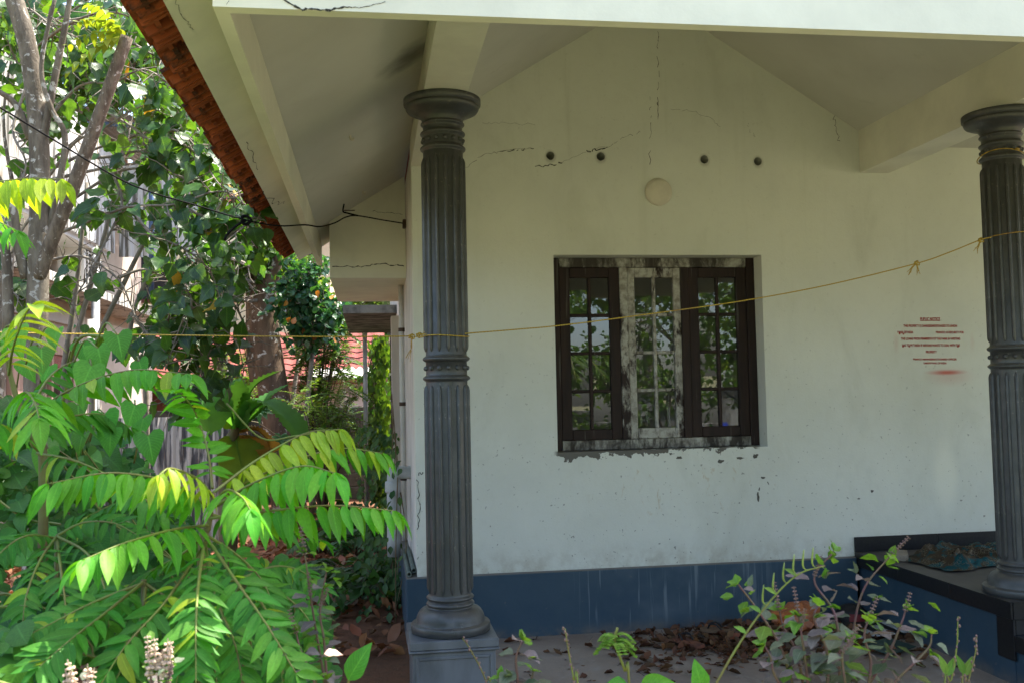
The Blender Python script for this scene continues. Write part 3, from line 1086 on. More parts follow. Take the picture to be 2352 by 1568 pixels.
def column(x, y, z, label, sc=1.0):
    M = Matrix.Translation((x, y, z)) @ Matrix.Diagonal((1, 1, sc, 1))
    c = link('column', col_me, house, matrix=M, label=label)
    for k in range(NR):
        q = 2 * math.pi * (k + .0) / NR - math.pi / 2 + .03
        for zb, rr in ((1.2935, .104), (2.4435, .101)):
            link('bead', bead_me, c, matrix=Matrix.Translation((rr * math.cos(q), rr * math.sin(q), zb)), local=True)
        for me, zb, rr in ((reed_lo, .186, .1045), (reed_hi, 1.372, .1018)):
            link('flute', me, c, matrix=Matrix.Translation((rr * math.cos(q), rr * math.sin(q), zb)) @ Matrix.Rotation(q + math.pi / 2, 4, 'Z'), local=True)
    return c


cl = column(.383, 4.85, .4215, 'left dark grey fluted column on a square pedestal')
cr = column(3.487, 4.85, .4468, 'right dark grey fluted column standing on the platform', .9895)
pd = MB().bevbox(-.212, .212, -.212, .212, -.043, -.0005, .005).bevbox(-.216, .216, -.216, .216, -.056, -.0435, .005) \
    .bevbox(-.198, .198, -.198, .198, -.43, -.0565, .004).mesh('pedestal', m_ped)
link('pedestal', pd, cl, local=True)
q = MB()
for sx in (-1, 1):
    q.bevbox(sx * .176 - .008, sx * .176 + .008, -.206, -.1985, -.42, -.075, .003)
q.bevbox(-.1675, .1675, -.206, -.1985, -.09, -.076, .003)
link('pedestal_moulding', q.mesh('pedestal_moulding', m_ped), cl, local=True)

# ------------------------------------------------------------------ stencilled notice on the wall
def zt(x, y):
    return wx((3500 + x / 5.2267) / 1.7415, (1200 + y / 5.2267) / 1.7415)


LINES = [('PUBLIC NOTICE', 942, 1360, 372, 432), ('THIS PROPERTY IS CHARGED/MORTGAGED TO UNION', 595, 1714, 518, 566),
         ('BANK OF INDIA', 470, 800, 652, 700), ('BRANCH, AS SECURITY FOR', 1272, 1856, 655, 700),
         ('THE LOANS PRIOR PERMISSION OF THE BANK IN WRITING', 542, 1780, 786, 832), ('HAS TO BE TAKEN IF ANYONE WANTS TO DEAL WITH THE', 566, 1774, 920, 968),
         ('PROPERTY', 1062, 1292, 1056, 1102), ('BRANCH MANAGER/AUTHORISED OFFICER', 798, 1708, 1215, 1252), ('UNION BANK OF INDIA', 1015, 1498, 1296, 1332)]
m_red = simple('red_stencil_paint', (0.30, 0.010, 0.006), 0.7, 0.5, 40, 0, col2=(0.36, 0.03, 0.02))
sign = link('painted_notice', None, house, label='red stencilled public notice painted on the wall')
for txt, xa, xb, ya, yb in LINES:
    cu = bpy.data.curves.new('t', 'FONT')
    cu.body = txt
    cu.offset = .036
    cu.size = 1
    to = bpy.data.objects.new('t', cu)
    COL.objects.link(to)
    dg = bpy.context.evaluated_depsgraph_get()
    me = to.evaluated_get(dg).to_mesh()
    V = [v.co.copy() for v in me.vertices]
    F = [tuple(p.vertices) for p in me.polygons]
    mnx, mxx = min(v.x for v in V), max(v.x for v in V)
    mny, mxy = 0, .73
    a_, b_ = zt(xa, yb), zt(xb, ya)
    a2, b2 = zt(xb, yb), zt(xa, ya)
    notice = MB()
    notice.add([(a_[0] + (v.x - mnx) / (mxx - mnx) * (a2[0] - a_[0]), YW - .0016, a_[1] + (v.x - mnx) / (mxx - mnx) * (a2[1] - a_[1]) + v.y / .66 * (b2[1] - a_[1])) for v in V], F)
    notice.build('text_line', m_red, sign)
    to.evaluated_get(dg).to_mesh_clear()
    bpy.data.objects.remove(to)
    bpy.data.curves.remove(cu)
u0, u1 = zt(942, 438), zt(1360, 438)
notice = MB()
notice.add([(u0[0], YW - .0016, u0[1]), (u1[0], YW - .0016, u1[1]), (u1[0], YW - .0016, u1[1] + .004), (u0[0], YW - .0016, u0[1] + .004)], [(0, 1, 2, 3)])
notice.build('underline', m_red, sign)
for bx, by in ((512, 705), (590, 708), (712, 965), (583, 968), (1730, 970)):
    c_ = zt(bx, by)
    notice = MB()
    notice.add([(c_[0] + .006 * math.cos(k), YW - .0018, c_[1] + .007 * math.sin(k)) for k in np.linspace(0, 2 * math.pi, 8, endpoint=False)], [tuple(range(8))])
    notice.build('paint_run', m_red, sign)

# ------------------------------------------------------------------ neighbouring buildings
m_nwall = simple('neighbour_cream_paint', (0.46, 0.39, 0.32), 0.8, 0.2, 1.5, 0.1)
m_nwhite = simple('neighbour_white_paint', (0.55, 0.53, 0.50), 0.75, 0.15, 2, 0.1)


def streaky(name, base, dark, brown, lo=.52, sc=7):
    t = NT(name)
    n = t.noise(sc, 5, 0.65, stretch=(1, 1, 0.10), dist=.3)
    c = t.mix(t.ramp(n, lo, lo + .10), base, dark)
    n2 = t.noise(sc * .8, 5, 0.65, stretch=(1.3, 1.3, 0.12), dist=.4)
    c = t.mix(t.ramp(n2, .58, .66), c, brown)
    t.bump(t.noise(30, 4, .6), .1, .004)
    return t.fin(c, .7, 0, .3)


m_sheet = streaky('streaked_white_sheet', (0.50, 0.49, 0.46), (0.13, 0.12, 0.10), (0.30, 0.23, 0.15), .50, 9)
m_fence = streaky('rusty_white_sheet', (0.44, 0.42, 0.38), (0.07, 0.07, 0.073), (0.22, 0.14, 0.08), .46, 14)
m_grey_sheet = simple('grey_roof_sheet', (0.24, 0.25, 0.26), 0.5, 0.3, 3, 0.1, metal=.3)
m_ledge = streaky('mossy_ledge', (0.44, 0.42, 0.38), (0.08, 0.08, 0.07), (0.25, 0.2, 0.14), .5, 6)
m_redtile = tile_material('rose_roof_tile', (0.22, 0.058, 0.046), (0.15, 0.04, 0.034), 0.5)
m_brownwood = simple('brown_door_wood', (0.16, 0.055, 0.03), 0.6, 0.4, 6, 0.1, stretch=(3, 3, .4))
m_pinkdoor = simple('faded_pink_door', (0.42, 0.27, 0.21), 0.7, 0.3, 5, 0.1, stretch=(3, 3, .4))
m_plastic = simple('off_white_plastic', (0.62, 0.60, 0.55), 0.45, 0.12, 8, 0.02)
m_darkglass = simple('dark_window_glass', (0.02, 0.024, 0.026), 0.12, 0.3, 4, 0.0, spec=.6)
m_pvc = simple('grey_pvc', (0.45, 0.46, 0.45), 0.45, 0.25, 9, 0.05)
m_bluesteel = simple('blue_steel', (0.05, 0.10, 0.20), 0.5, 0.3, 9, 0.05)


def corrugated(p, u, w, v, h, amp=.012, pitch=.09, th=.004, rows=3):
    """wavy sheet: corner p, width w along u, height h along v"""
    p, u, v = Vector(p), Vector(u).normalized(), Vector(v).normalized()
    n = u.cross(v)
    k = max(8, int(w / pitch * 6))
    mb = MB()
    vs = []
    for j in range(rows + 1):
        for i in range(k + 1):
            s = w * i / k
            vs.append(p + u * s + v * (h * j / rows) + n * (amp * math.sin(2 * math.pi * s / pitch)))
    m = len(vs)
    vs += [q - n * th for q in vs]
    fs = []
    for j in range(rows):
        for i in range(k):
            a = j * (k + 1) + i
            fs.append((a, a + 1, a + k + 2, a + k + 1))
            fs.append((m + a + 1, m + a, m + a + k + 1, m + a + k + 2))
    mb.add(vs, fs)
    return mb


nh = thing('neighbour_house', 'pale two-storey neighbour house with streaked white cladding half hidden by leaves', 'house', (-6, 14, 0))
MB().box(-10, -4.05, 9.6, 19, 0, 2.92).build('wall', m_nwall, nh)
MB().box(-10, -4.25, 10.5, 19, 3.05, 5.9).build('upper_wall', m_nwall, nh)
for k in range(7):
    MB().bevbox(-4.049, -3.46, 9.0 + k * 1.2, 9.0 + k * 1.2 + 1.19, 2.925, 3.035, .006).build('sunshade', m_ledge, nh)
MB().box(-4.05, -4.0, 9.6, 19, 2.62, 2.78).build('wall_band', m_nwhite, nh)
for k in range(6):
    corrugated((-3.55, 9.9 + k * .72, 3.66), (0, 1, 0), .74, (0, 0, 1), 1.5, .014, .12).build('cladding_sheet', m_sheet, nh)
for k in range(3):
    corrugated((-3.50 + k * .42, 14.3, 3.62 - k * .02), (1, 0, 0), .43, (0, 0, 1), 1.35, .014, .12).build('cladding_sheet', m_sheet, nh)
MB().box(-4.249, -3.6, 9.95, 14.25, 3.60, 3.655).build('cladding_floor', m_nwhite, nh)
for (y0, y1) in ((10.2, 11.2), (13.0, 14.0)):
    fr = MB().bevbox(-4.048, -3.99, y0, y0 + .08, .9, 2.3).bevbox(-4.048, -3.99, y1 - .08, y1, .9, 2.3).bevbox(-4.048, -3.99, y0 + .081, y1 - .081, 2.2, 2.3).bevbox(-4.048, -3.99, y0 + .081, y1 - .081, .9, .98).build('window', m_pinkdoor, nh)
    MB().box(-4.049, -4.03, y0 + .081, y1 - .081, .981, 2.199).build('pane', m_darkglass, fr)
dr = MB().bevbox(-4.048, -3.98, 11.6, 12.5, 0, 2.1).build('door', m_pinkdoor, nh)
MB().bevbox(-3.979, -3.96, 12.35, 12.39, .95, 1.1).build('handle', m_metal, dr)
MB().tube([(-3.40, 12.6, 0), (-3.40, 12.6, 2.6)], .055, 12).build('pillar', m_nwhite, nh, True)
# terrace roof of grey sheets on thin posts
sh = thing('terrace_shed', 'grey corrugated metal shed roof raised on thin steel posts', 'shed', (-5, 15, 5.9))
for k in range(5):
    corrugated((-7.2 + k * .9, 13.6, 6.35 - k * .20), Vector((.9, 0, -.20)), .92, (0, 1, .05), 4.4, .012, .13, rows=2).build('roof_sheet', m_grey_sheet, sh)
for (x, y) in ((-7.0, 13.8), (-4.7, 13.8), (-2.95, 13.8), (-4.7, 17.5), (-2.95, 17.5)):
    zt_ = 6.35 - (x + 7.2) / .9 * .2
    MB().tube([(x, y, 3.03 if x > -4.2 else 5.9), (x, y, zt_)], .035, 8).build('post', m_bluesteel if x > -4 else m_pvc, sh, True)
MB().box(-7.2, -2.75, 13.78, 13.83, 5.36, 5.42).build('rail', m_bluesteel, sh)

ac = thing('air_conditioner', 'off-white outdoor air conditioner unit with louvred grille on the ledge', 'air conditioner', (-3.75, 13.6, 3.035))
MB().bevbox(-4.02, -3.66, 13.25, 14.05, 3.05, 3.62, .02).build('casing', m_plastic, ac)
for k in range(9):
    MB().bevbox(-3.658, -3.645, 13.29, 13.78, 3.10 + k * .054, 3.118 + k * .054, .003).build('louvre', m_plastic, ac)
for k in range(4):
    MB().bevbox(-3.6445, -3.635, 13.29 + k * .155, 13.312 + k * .155, 3.08, 3.58, .003).build('grille_bar', m_plastic, ac)
MB().box(-3.6595, -3.6575, 13.28, 13.80, 3.08, 3.58).build('fan_opening', m_dark, ac)
vp = thing('vent_pipe', 'upright white drain pipe rising past the air conditioner', 'pipe', (-3.40, 12.75, 0))
MB().tube([(-3.40, 12.75, 0), (-3.40, 12.75, 3.42)], .052, 12).build('pipe', m_pvc, vp, True)
MB().lathe([(.060, 3.30), (.062, 3.31), (.062, 3.38), (.050, 3.40), (.050, 3.50), (.02, 3.52)], 14, (-3.40, 12.75)).build('vent_cap', m_pvc, vp, True)

th_ = thing('tile_house', 'low house with rose-red tiled roof and cream walls behind the banana plants', 'house', (-2.2, 22, 0))
EY, EZ, RY, RZ2 = 20.0, 1.98, 22.6, 3.05
MB().box(-5.4, .15, 20.7, 27, 0, 2.0).build('wall', m_nwall, th_)
sl = Vector((0, RY - EY, RZ2 - EZ))
roof2 = MB().add([(-5.6, EY, EZ), (.35, EY, EZ), (.35, RY, RZ2), (-5.6, RY, RZ2), (-5.6, EY, EZ - .05), (.35, EY, EZ - .05), (.35, RY, RZ2 - .05), (-5.6, RY, RZ2 - .05)],
                 [(0, 1, 2, 3), (7, 6, 5, 4), (0, 4, 5, 1), (1, 5, 6, 2), (2, 6, 7, 3), (3, 7, 4, 0)]).build('roof', m_redtile, th_)


def wave_tile(w, L, amp):
    mb = MB()
    n = 6
    vs = []
    for y in (0, L):
        for i in range(n + 1):
            x = w * i / n
            vs.append((x, y, amp * (1 + math.sin(2 * math.pi * i / n)) + (.03 if y == 0 else .008)))
        for i in range(n + 1):
            vs.append((w * i / n, y, 0))
    k = n + 1
    fs = [(i, i + 1, 2 * k + i + 1, 2 * k + i) for i in range(n)] + [(k + i, k + i + 1, i + 1, i) for i in range(n)]
    mb.add(vs, fs)
    return mb.mesh('roof_tile', m_redtile)


wt = wave_tile(.27, .36, .014)
ax = sl.normalized()
for r_ in range(8):
    for k in range(22):
        p = Vector((-5.59 + k * .27, EY, EZ)) + ax * (r_ * .345 + .02) + Vector((0, 0, .004))
        X = Vector((1, 0, 0))
        zv = X.cross(ax)
        link('roof_tile', wt, roof2, matrix=Matrix(((1, ax.x, zv.x, p.x), (0, ax.y, zv.y, p.y), (0, ax.z, zv.z, p.z), (0, 0, 0, 1))))
MB().tube([(-5.6, 19.93, 1.90), (.40, 19.93, 1.90)], .06, 10).build('gutter', m_brownwood, th_, True)
corrugated((-1.2, 19.75, 1.99), (1, 0, 0), 1.6, (0, 1, .35), .55, .03, .16, rows=1).build('eave_sheet', m_nwhite, th_)
d2 = MB().bevbox(-.62, .02, 20.62, 20.698, 0, 1.72).build('door', m_nwhite, th_)
MB().bevbox(-.58, -.56, 20.60, 20.619, .8, .95).build('handle', m_metal, d2)
d3 = MB().bevbox(-4.9, -4.05, 20.63, 20.698, 0, 1.75).build('door', m_brownwood, th_)
MB().bevbox(-2.9, -1.9, 20.63, 20.698, .9, 1.65).build('window', m_brownwood, th_)
rl = MB().bevbox(-5.2, -3.2, 19.4, 19.46, 1.32, 1.38).bevbox(-5.2, -3.2, 19.4, 19.46, .95, 1.0)
for k in range(8):
    rl.bevbox(-5.2 + k * .28, -5.16 + k * .28, 19.405, 19.455, 1.0005, 1.3195)
    a_, b_ = -5.155 + k * .28, -4.925 + k * .28
    rl.tube([(a_, 19.43, 1.02), (b_, 19.43, 1.30)], .016, 5)
    rl.tube([(a_, 19.43, 1.30), (b_, 19.43, 1.02)], .015, 5)
rl.build('railing', m_redtile, th_)
MB().box(-6.5, -.92, 24, 29, 2.0, 6.15).build('upper_wall', simple('buff_paint', (0.70, 0.58, 0.38), .8, .12, 2, .05), th_)
for k in range(3):
    w_ = MB().bevbox(-5.6 + k * 1.7, -4.7 + k * 1.7, 23.94, 23.998, 3.9, 5.2).build('window', m_brownwood, th_)
    MB().box(-5.52 + k * 1.7, -4.78 + k * 1.7, 23.93, 23.9395, 3.98, 5.12).build('pane', m_darkglass, w_)
MB().bevbox(-6.8, -.6, 23.3, 23.5, 5.98, 6.2).build('fascia', m_nwhite, th_)
MB().add([(-6.9, 23.3, 6.21), (-.5, 23.3, 6.21), (-1.8, 26.5, 8.0), (-5.6, 26.5, 8.0), (-.5, 29.5, 6.21), (-6.9, 29.5, 6.21)], [(0, 1, 2, 3), (1, 4, 2), (4, 5, 3, 2), (5, 0, 3)]).build('upper_roof', m_redtile, th_)

fn = thing('corrugated_fence', 'streaked white corrugated sheet fence at the end of the yard', 'fence', (-2.9, 10.5, 0))
for k in range(5):
    corrugated((-4.7 + k * .66, 10.5 - .01 * (k % 2), .0), (1, 0, 0), .68, (0, 0, 1), 1.40 + .03 * math.sin(k * 2.2), .016, .085, rows=2).build('sheet', m_fence, fn)
for x in (-4.0, -2.7, -1.45):
    MB().bevbox(x - .04, x + .04, 10.53, 10.6, 0, 1.45).build('post', m_cement, fn)

cw = thing('compound_wall', 'dark mossy block wall at the back of the side yard', 'wall', (-.8, 15.2, 0))
m_moss = simple('mossy_block', (0.075, 0.07, 0.06), .95, .6, 6, .5, col2=(0.025, 0.028, 0.018))
rgw = random.Random(3)
for r_ in range(7):
    for k in range(12):
        x = -3.6 + k * .405 + (.2 if r_ % 2 else 0)
        if x > 1.0:
            continue
        MB().bevbox(x, x + .395, 15.2 + rgw.uniform(-.01, .01), 15.38, r_ * .205, r_ * .205 + .195, .008).build('block', m_moss, cw)
MB().box(-3.6, 1.3, 15.225, 15.36, 0, 1.42).build('mortar', m_cement, cw)

po = thing('garden_pole', 'thin pale pole standing in the side yard', 'pole', Vector((at(838, 1010, 13.0).x, 13.0, 0)))
pb, ptp = at(840, 1010, 13.0), at(838, 770, 13.0)
MB().tube([(pb.x, pb.y, 0), (ptp.x, ptp.y, ptp.z)], .03, 10).build('shaft', m_pvc, po, True)
MB().lathe([(.036, ptp.z), (.036, ptp.z + .03), (.02, ptp.z + .04)], 10, (ptp.x, ptp.y)).build('cap', m_pvc, po)

# ------------------------------------------------------------------ trees behind
m_bark_pale = barkmat('pale_lichen_bark', (0.21, 0.18, 0.135), (0.095, 0.077, 0.056), (0.42, 0.40, 0.35), .57, 18)
m_bark_brown = barkmat('brown_lichen_bark', (0.17, 0.115, 0.075), (0.07, 0.045, 0.03), (0.46, 0.44, 0.40), .58, 8)
m_bark_lean = barkmat('leaning_trunk_bark', (0.20, 0.16, 0.115), (0.09, 0.068, 0.048), (0.42, 0.39, 0.33), .60, 34)
m_twig = simple('grey_twig', (0.22, 0.19, 0.15), .85, .4, 20, .2)
m_twig_d = simple('dark_twig', (0.085, 0.065, 0.045), .85, .4, 20, .2)
m_leaf_dark = leafmat('dark_glossy_leaf', (0.020, 0.060, 0.018), (0.045, 0.115, 0.022), .42, (2.8, 2.5, .5), .35, .5, True, .25)
m_leaf_mid = leafmat('mid_green_leaf', (0.035, 0.10, 0.018), (0.085, 0.17, 0.025), .4, (2.0, 1.7, .5), .4, .4)
m_leaf_bright = leafmat('bright_green_leaf', (0.06, 0.16, 0.02), (0.13, 0.23, 0.03), .45, (1.8, 1.5, .5), .45, .3)
m_leaf_far = leafmat('far_leaf', (0.04, 0.10, 0.022), (0.10, 0.16, 0.035), .4, (1.7, 1.5, .6), .5, .3)
m_leaf_yellow = leafmat('yellow_leaf', (0.45, 0.28, 0.03), (0.55, 0.36, 0.05), .4, (1.3, 1.1, .4), .5, .3)
m_leaf_blue = leafmat('blue_green_leaf', (0.025, 0.085, 0.04), (0.045, 0.12, 0.05), .3, (1.8, 2.0, .5), .3, .5)


def crown_tree(name, label, cat, base, fork, blobs, leaf, nper, size, mat, tpl, seed, trunk_r=.12, bark=None, group=None, droop=.3, limb_r=.03, twigs=True):
    """trunk from base to fork, limbs out into ellipsoid clumps (centre, radii), leaves spread in sub-clumps through each"""
    rg = random.Random(seed)
    t = thing(name, label, cat, base, group)
    mid = Vector(base).lerp(Vector(fork), .5) + Vector((rg.uniform(-.1, .1), rg.uniform(-.1, .1), 0))
    MB().tube(catmull([base, mid, fork], 5), [trunk_r * (1 - .4 * i / 10) for i in range(11)], 9).build('trunk', bark or m_bark_brown, t, True)
    L = Leaves()
    tw = MB()
    for c, r in blobs:
        c = Vector(c)
        k = max(4, int(nper / leaf))
        tw.tube(catmull([fork, Vector(fork).lerp(c, .5) + rv(rg, .15), c], 4), [limb_r * (1 - .1 * i) for i in range(9)], 5)
        for _ in range(k):
            q = rv(rg)
            e = c + Vector((q.x * r[0], q.y * r[1], q.z * r[2])) * (rg.random() ** .4)
            a = c.lerp(e, .25)
            if twigs:
                tw.tube([a, a.lerp(e, .6) + rv(rg, .08), e], [limb_r * .35, limb_r * .22, limb_r * .1], 4, False)
            axis = (e - a).normalized() if (e - a).length > .01 else Vector((0, 0, 1))
            for j in range(leaf):
                s = rg.random()
                p = a.lerp(e, .35 + .65 * s) + rv(rg, size * .9)
                d = (axis * .5 + rv(rg) + Vector((0, 0, -droop))).normalized()
                n = (Vector((0, 0, 1)) * .7 + rv(rg, .9))
                L.add(rg.choice(tpl), p, d, n, size * rg.uniform(.6, 1.15))
    if twigs:
        tw.build('branches', bark or m_twig, t, True)
    L.build('crown', mat, t, kind='stuff')
    return t


# big backdrop trees
crown_tree('backdrop_tree', 'tall airy tree high behind the neighbour house', 'tree', (-9.5, 22, 0), (-9, 22, 5), [((-9.6, 21, 8), (2.2, 2, 2.4)), ((-7.4, 22, 9.2), (2.2, 2, 2.0)), ((-11, 23, 10), (2.5, 2, 2.5))], 12, 900, .26, m_leaf_far, T_LOW, 21, .25, m_bark_pale, 'trees behind the houses')
crown_tree('backdrop_tree', 'tall thin-leaved tree above the terrace shed roof', 'tree', (-5.2, 21, 0), (-5.2, 21, 6), [((-5.6, 20.5, 9.0), (1.8, 1.6, 1.8)), ((-3.6, 20.5, 8.2), (1.7, 1.6, 2.0)), ((-4.4, 21, 10.6), (2.2, 1.6, 1.8)), ((-2.6, 20, 6.9), (1.2, 1.2, 1.3))], 12, 850, .20, m_leaf_far, T_LOW, 22, .22, m_bark_pale, 'trees behind the houses', limb_r=.05)
crown_tree('backdrop_tree', 'bushy tree rising over the tiled house beside the eave', 'tree', (-2.6, 17.2, 0), (-2.6, 17.2, 3.5), [((-3.0, 17, 4.9), (1.2, 1, 1.0)), ((-1.9, 17.4, 5.4), (1.1, 1, 1.0)), ((-2.5, 17, 6.2), (1.2, 1, .9)), ((-1.6, 17.5, 4.2), (.8, .8, .7))], 14, 700, .16, m_leaf_mid, T_LOW, 23, .14, m_bark_pale, 'trees behind the houses')
crown_tree('backdrop_tree', 'distant sunlit tree at the far end of the side yard', 'tree', (.4, 27, 0), (.4, 27, 2.2), [((-.6, 26, 2.6), (1.6, 1.2, 1.6)), ((1.3, 27, 3.2), (1.6, 1.2, 1.8)), ((.2, 27, 4.5), (1.6, 1.2, 1.3)), ((-1.5, 28, 4.6), (1.3, 1.2, 1.4))], 14, 800, .2, m_leaf_far, T_LOW, 24, .2, m_bark_pale, 'trees behind the houses')
crown_tree('backdrop_tree', 'large dark tree at the far left behind the leaning trunk', 'tree', (-8.2, 11, 0), (-7.6, 11, 4), [((-5.4, 10.5, 6.6), (1.3, 1.2, .9)), ((-6.6, 10.5, 5.6), (.9, 1.2, .9)), ((-7.4, 11, 7.2), (1.8, 1.2, 1.3)), ((-4.3, 10.8, 7.1), (1.2, 1.0, .7))], 10, 620, .15, m_leaf_mid, T_SERR, 25, .2, m_bark_pale, 'trees behind the houses')
for k, (c, r, sz, lab) in enumerate([((-16, 34, 5), (6, 3, 5), .5, 'far tree mass left of the terrace shed'), ((-7, 38, 5.5), (6, 3, 4.6), .5, 'far tree behind the upper tiled roof'), ((2, 42, 4.2), (6, 3, 4.5), .5, 'far tree closing the view past the house corner')]):
    crown_tree('distant_tree', lab, 'tree', (c[0], c[1], 0), (c[0], c[1], c[2] * .6), [(c, r)], 12, 2200, sz, m_leaf_far, T_LOW, 60 + k, .3, m_bark_pale, 'trees on the skyline', twigs=False)

crown_tree('light_leaved_tree', 'light green leafy tree between the leaning trunk and the tiled eave', 'tree', (-3.6, 9.6, 0), (-3.3, 9.6, 3.6), [(at(190, 110, 9.5), (.75, .6, .55)), (at(310, 190, 9.8), (.8, .6, .6)), (at(400, 290, 10), (.7, .6, .6)), (at(130, 230, 9.6), (.6, .5, .5)), (at(330, 60, 9.6), (.8, .6, .5)), (at(460, 370, 10), (.6, .6, .5)), (at(40, 60, 9.6), (.8, .6, .6))], 10, 420, .10, m_leaf_mid, T_LOW, 26, .08, m_bark_pale, limb_r=.022)

# the lichen-blotched trunk in the middle of the yard
mt = thing('lopped_tree', 'thick lichen-blotched tree trunk with lopped top in the yard', 'tree', tuple(onz(655, 1165, 0)))
Yt = 13.4
tp = [at(668, 1200, Yt), at(652, 1060, Yt), at(636, 950, Yt), at(618, 830, Yt), at(606, 720, Yt), at(612, 640, Yt), at(622, 600, Yt)]
tp[0].z = -.05
MB().tube(catmull(tp, 5), [.24 - .0028 * i for i in range(31)], 14).build('trunk', m_bark_brown, mt, True)
tp2 = [at(600, 880, Yt + .1), at(588, 800, Yt + .15), at(585, 700, Yt + .1), at(580, 600, Yt), at(572, 520, Yt)]
MB().tube(catmull(tp2, 5), [.15 - .003 * i for i in range(21)], 10).build('trunk', m_bark_brown, mt, True)
MB().tube(catmull([at(615, 660, Yt), at(628, 620, Yt - .1), at(640, 590, Yt - .15)], 4), [.09, .085, .08, .08, .075, .07, .07, .065, .065], 9).build('stub', m_bark_brown, mt, True)
rg = random.Random(77)
for (a_, pts) in (((600, 655), [(540, 640), (470, 655), (400, 648)]), ((596, 640), [(560, 605), (500, 590), (440, 600)]), ((600, 690), [(560, 690), (500, 670)]), ((590, 560), [(560, 540), (520, 560), (480, 545)])):
    P = [at(*a_, Yt)] + [at(*p, Yt - .5 - i * .2) for i, p in enumerate(pts)]
    MB().tube(catmull(P, 5), [.028 * (1 - i / (len(P) * 5 + 2)) + .004 for i in range((len(P) - 1) * 5 + 1)], 6).build('branch', m_twig, mt, True)
    for q in catmull(P, 5)[3:]:
        for _ in range(2):
            e = q + rv(rg, .28)
            MB().tube([q, q.lerp(e, .6) + rv(rg, .03), e], [.008, .005, .003], 4, False).build('twig', m_twig, mt)
L = Leaves()
for _ in range(900):
    h = rg.random()
    c = at(575 + rg.uniform(-35, 45), 480 + h * 160, Yt - .1)
    L.add(rg.choice(T_OVATE), c + rv(rg, .22), rv(rg) + Vector((0, 0, -.4)), rv(rg) + Vector((0, -.4, .8)), rg.uniform(.07, .14))
L.build('crown', m_leaf_mid, mt, kind='stuff')

# glossy shrub with orange dying leaves to the right of the trunk
crown_tree('glossy_shrub', 'sunlit shrub of glossy leaves between the trunk and the eave', 'shrub', (-.75, 13.2, 0), (-.75, 13.2, 2.2), [(at(700, 640, 13), (.42, .4, .45)), (at(745, 700, 13), (.35, .4, .42)), (at(670, 690, 13), (.35, .4, .4)), (at(720, 760, 13.1), (.42, .4, .35))], 12, 330, .115, m_leaf_blue, T_OVATE, 31, .05, m_twig, limb_r=.02)
crown_tree('sunlit_shrub', 'pale green sunlit shrub behind the lopped trunk', 'shrub', (-1.2, 15.5, 0), (-1.1, 15.5, 2.2), [(at(660, 620, 15), (.55, .4, .4)), (at(715, 660, 15.2), (.5, .4, .4)), (at(640, 700, 15.2), (.5, .4, .5)), (at(520, 640, 15.6), (.7, .5, .5))], 12, 300, .13, m_leaf_bright, T_OVATE, 32, .05, m_twig, limb_r=.02)
L = Leaves()
gs = [o for o in COL.objects if o.name == 'glossy_shrub'][0]
for _ in range(9):
    p = at(rg.uniform(660, 770), rg.uniform(640, 780), 12.75 + rg.uniform(-.2, .2))
    L.add(rg.choice(T_OVATE), p, rv(rg) + Vector((0, 0, -.8)), rv(rg) + Vector((0, -.6, .3)), rg.uniform(.09, .15))
L.build('orange_leaves', leafmat('orange_leaf', (.26, .10, .02), (.36, .16, .03), .3, (1.3, 1, .4)), gs, kind='stuff')


def pinnate_bush(name, label, base, tips, seed, mat, leaflet=.05, pairs=11, tplset=T_SMALL, stem=m_twig_d):
    rg = random.Random(seed)
    t = thing(name, label, 'bush', base)
    L = Leaves()
    st = MB()
    for tip in tips:
        tip = Vector(tip)
        b = Vector(base) + (tip - Vector(base)) * .1
        mid = Vector(base).lerp(tip, .55) + Vector((0, 0, .25))
        st.tube(catmull([b, mid, tip], 4), [.012 - .001 * i for i in range(9)], 5)
        for _ in range(6):
            root = tip + rv(rg, .10)
            d = (rv(rg) + Vector((0, -.3, .0))).normalized()
            Lf = rg.uniform(.32, .52)
            R_ = [root + d * (Lf * s) + Vector((0, 0, -.22 * s * s * Lf + .05 * s)) for s in (0, .33, .66, 1)]
            st.tube(R_, [.003, .0025, .002, .001], 3, False)
            for k in range(pairs):
                s = (k + .6) / pairs
                p = root + d * (Lf * s) + Vector((0, 0, -.22 * s * s * Lf + .05 * s))
                side = d.cross(Vector((0, 0, 1)))
                side = side.normalized() if side.length > .05 else Vector((1, 0, 0))
                for sg in (-1, 1):
                    L.add(rg.choice(tplset), p, side * sg + d * .45 + Vector((0, 0, -.15)), Vector((0, 0, 1)) + rv(rg, .2), leaflet * (1.1 - .35 * s) * rg.uniform(.85, 1.15), 1.1)
    st.build('stems', stem, t, True)
    L.build('crown', mat, t, kind='stuff')
    return t


tips = []
rg = random.Random(9)
for _ in range(46):
    tips.append(at(rg.uniform(690, 790), rg.uniform(735, 960), rg.uniform(13.6, 14.6)))
pinnate_bush('feathery_bush', 'dark feathery bush of fine paired leaflets beside the lopped trunk', (-.8, 14.2, 0), tips, 41, m_leaf_mid, .065, 12)
tips = [at(rg.uniform(690, 820), rg.uniform(900, 1040), rg.uniform(11.5, 13)) for _ in range(26)]
pinnate_bush('low_feathery_bush', 'low bright feathery bush in the sunny gap before the block wall', (-.6, 12.3, 0), tips, 42, m_leaf_bright, .05, 12)
tips = [at(rg.uniform(490, 570), rg.uniform(840, 920), rg.uniform(15.5, 16.5)) for _ in range(10)]
pinnate_bush('far_feathery_bush', 'small sunlit feathery bush in front of the tiled house', (-2.0, 16, 0), tips, 43, m_leaf_bright, .06, 12)

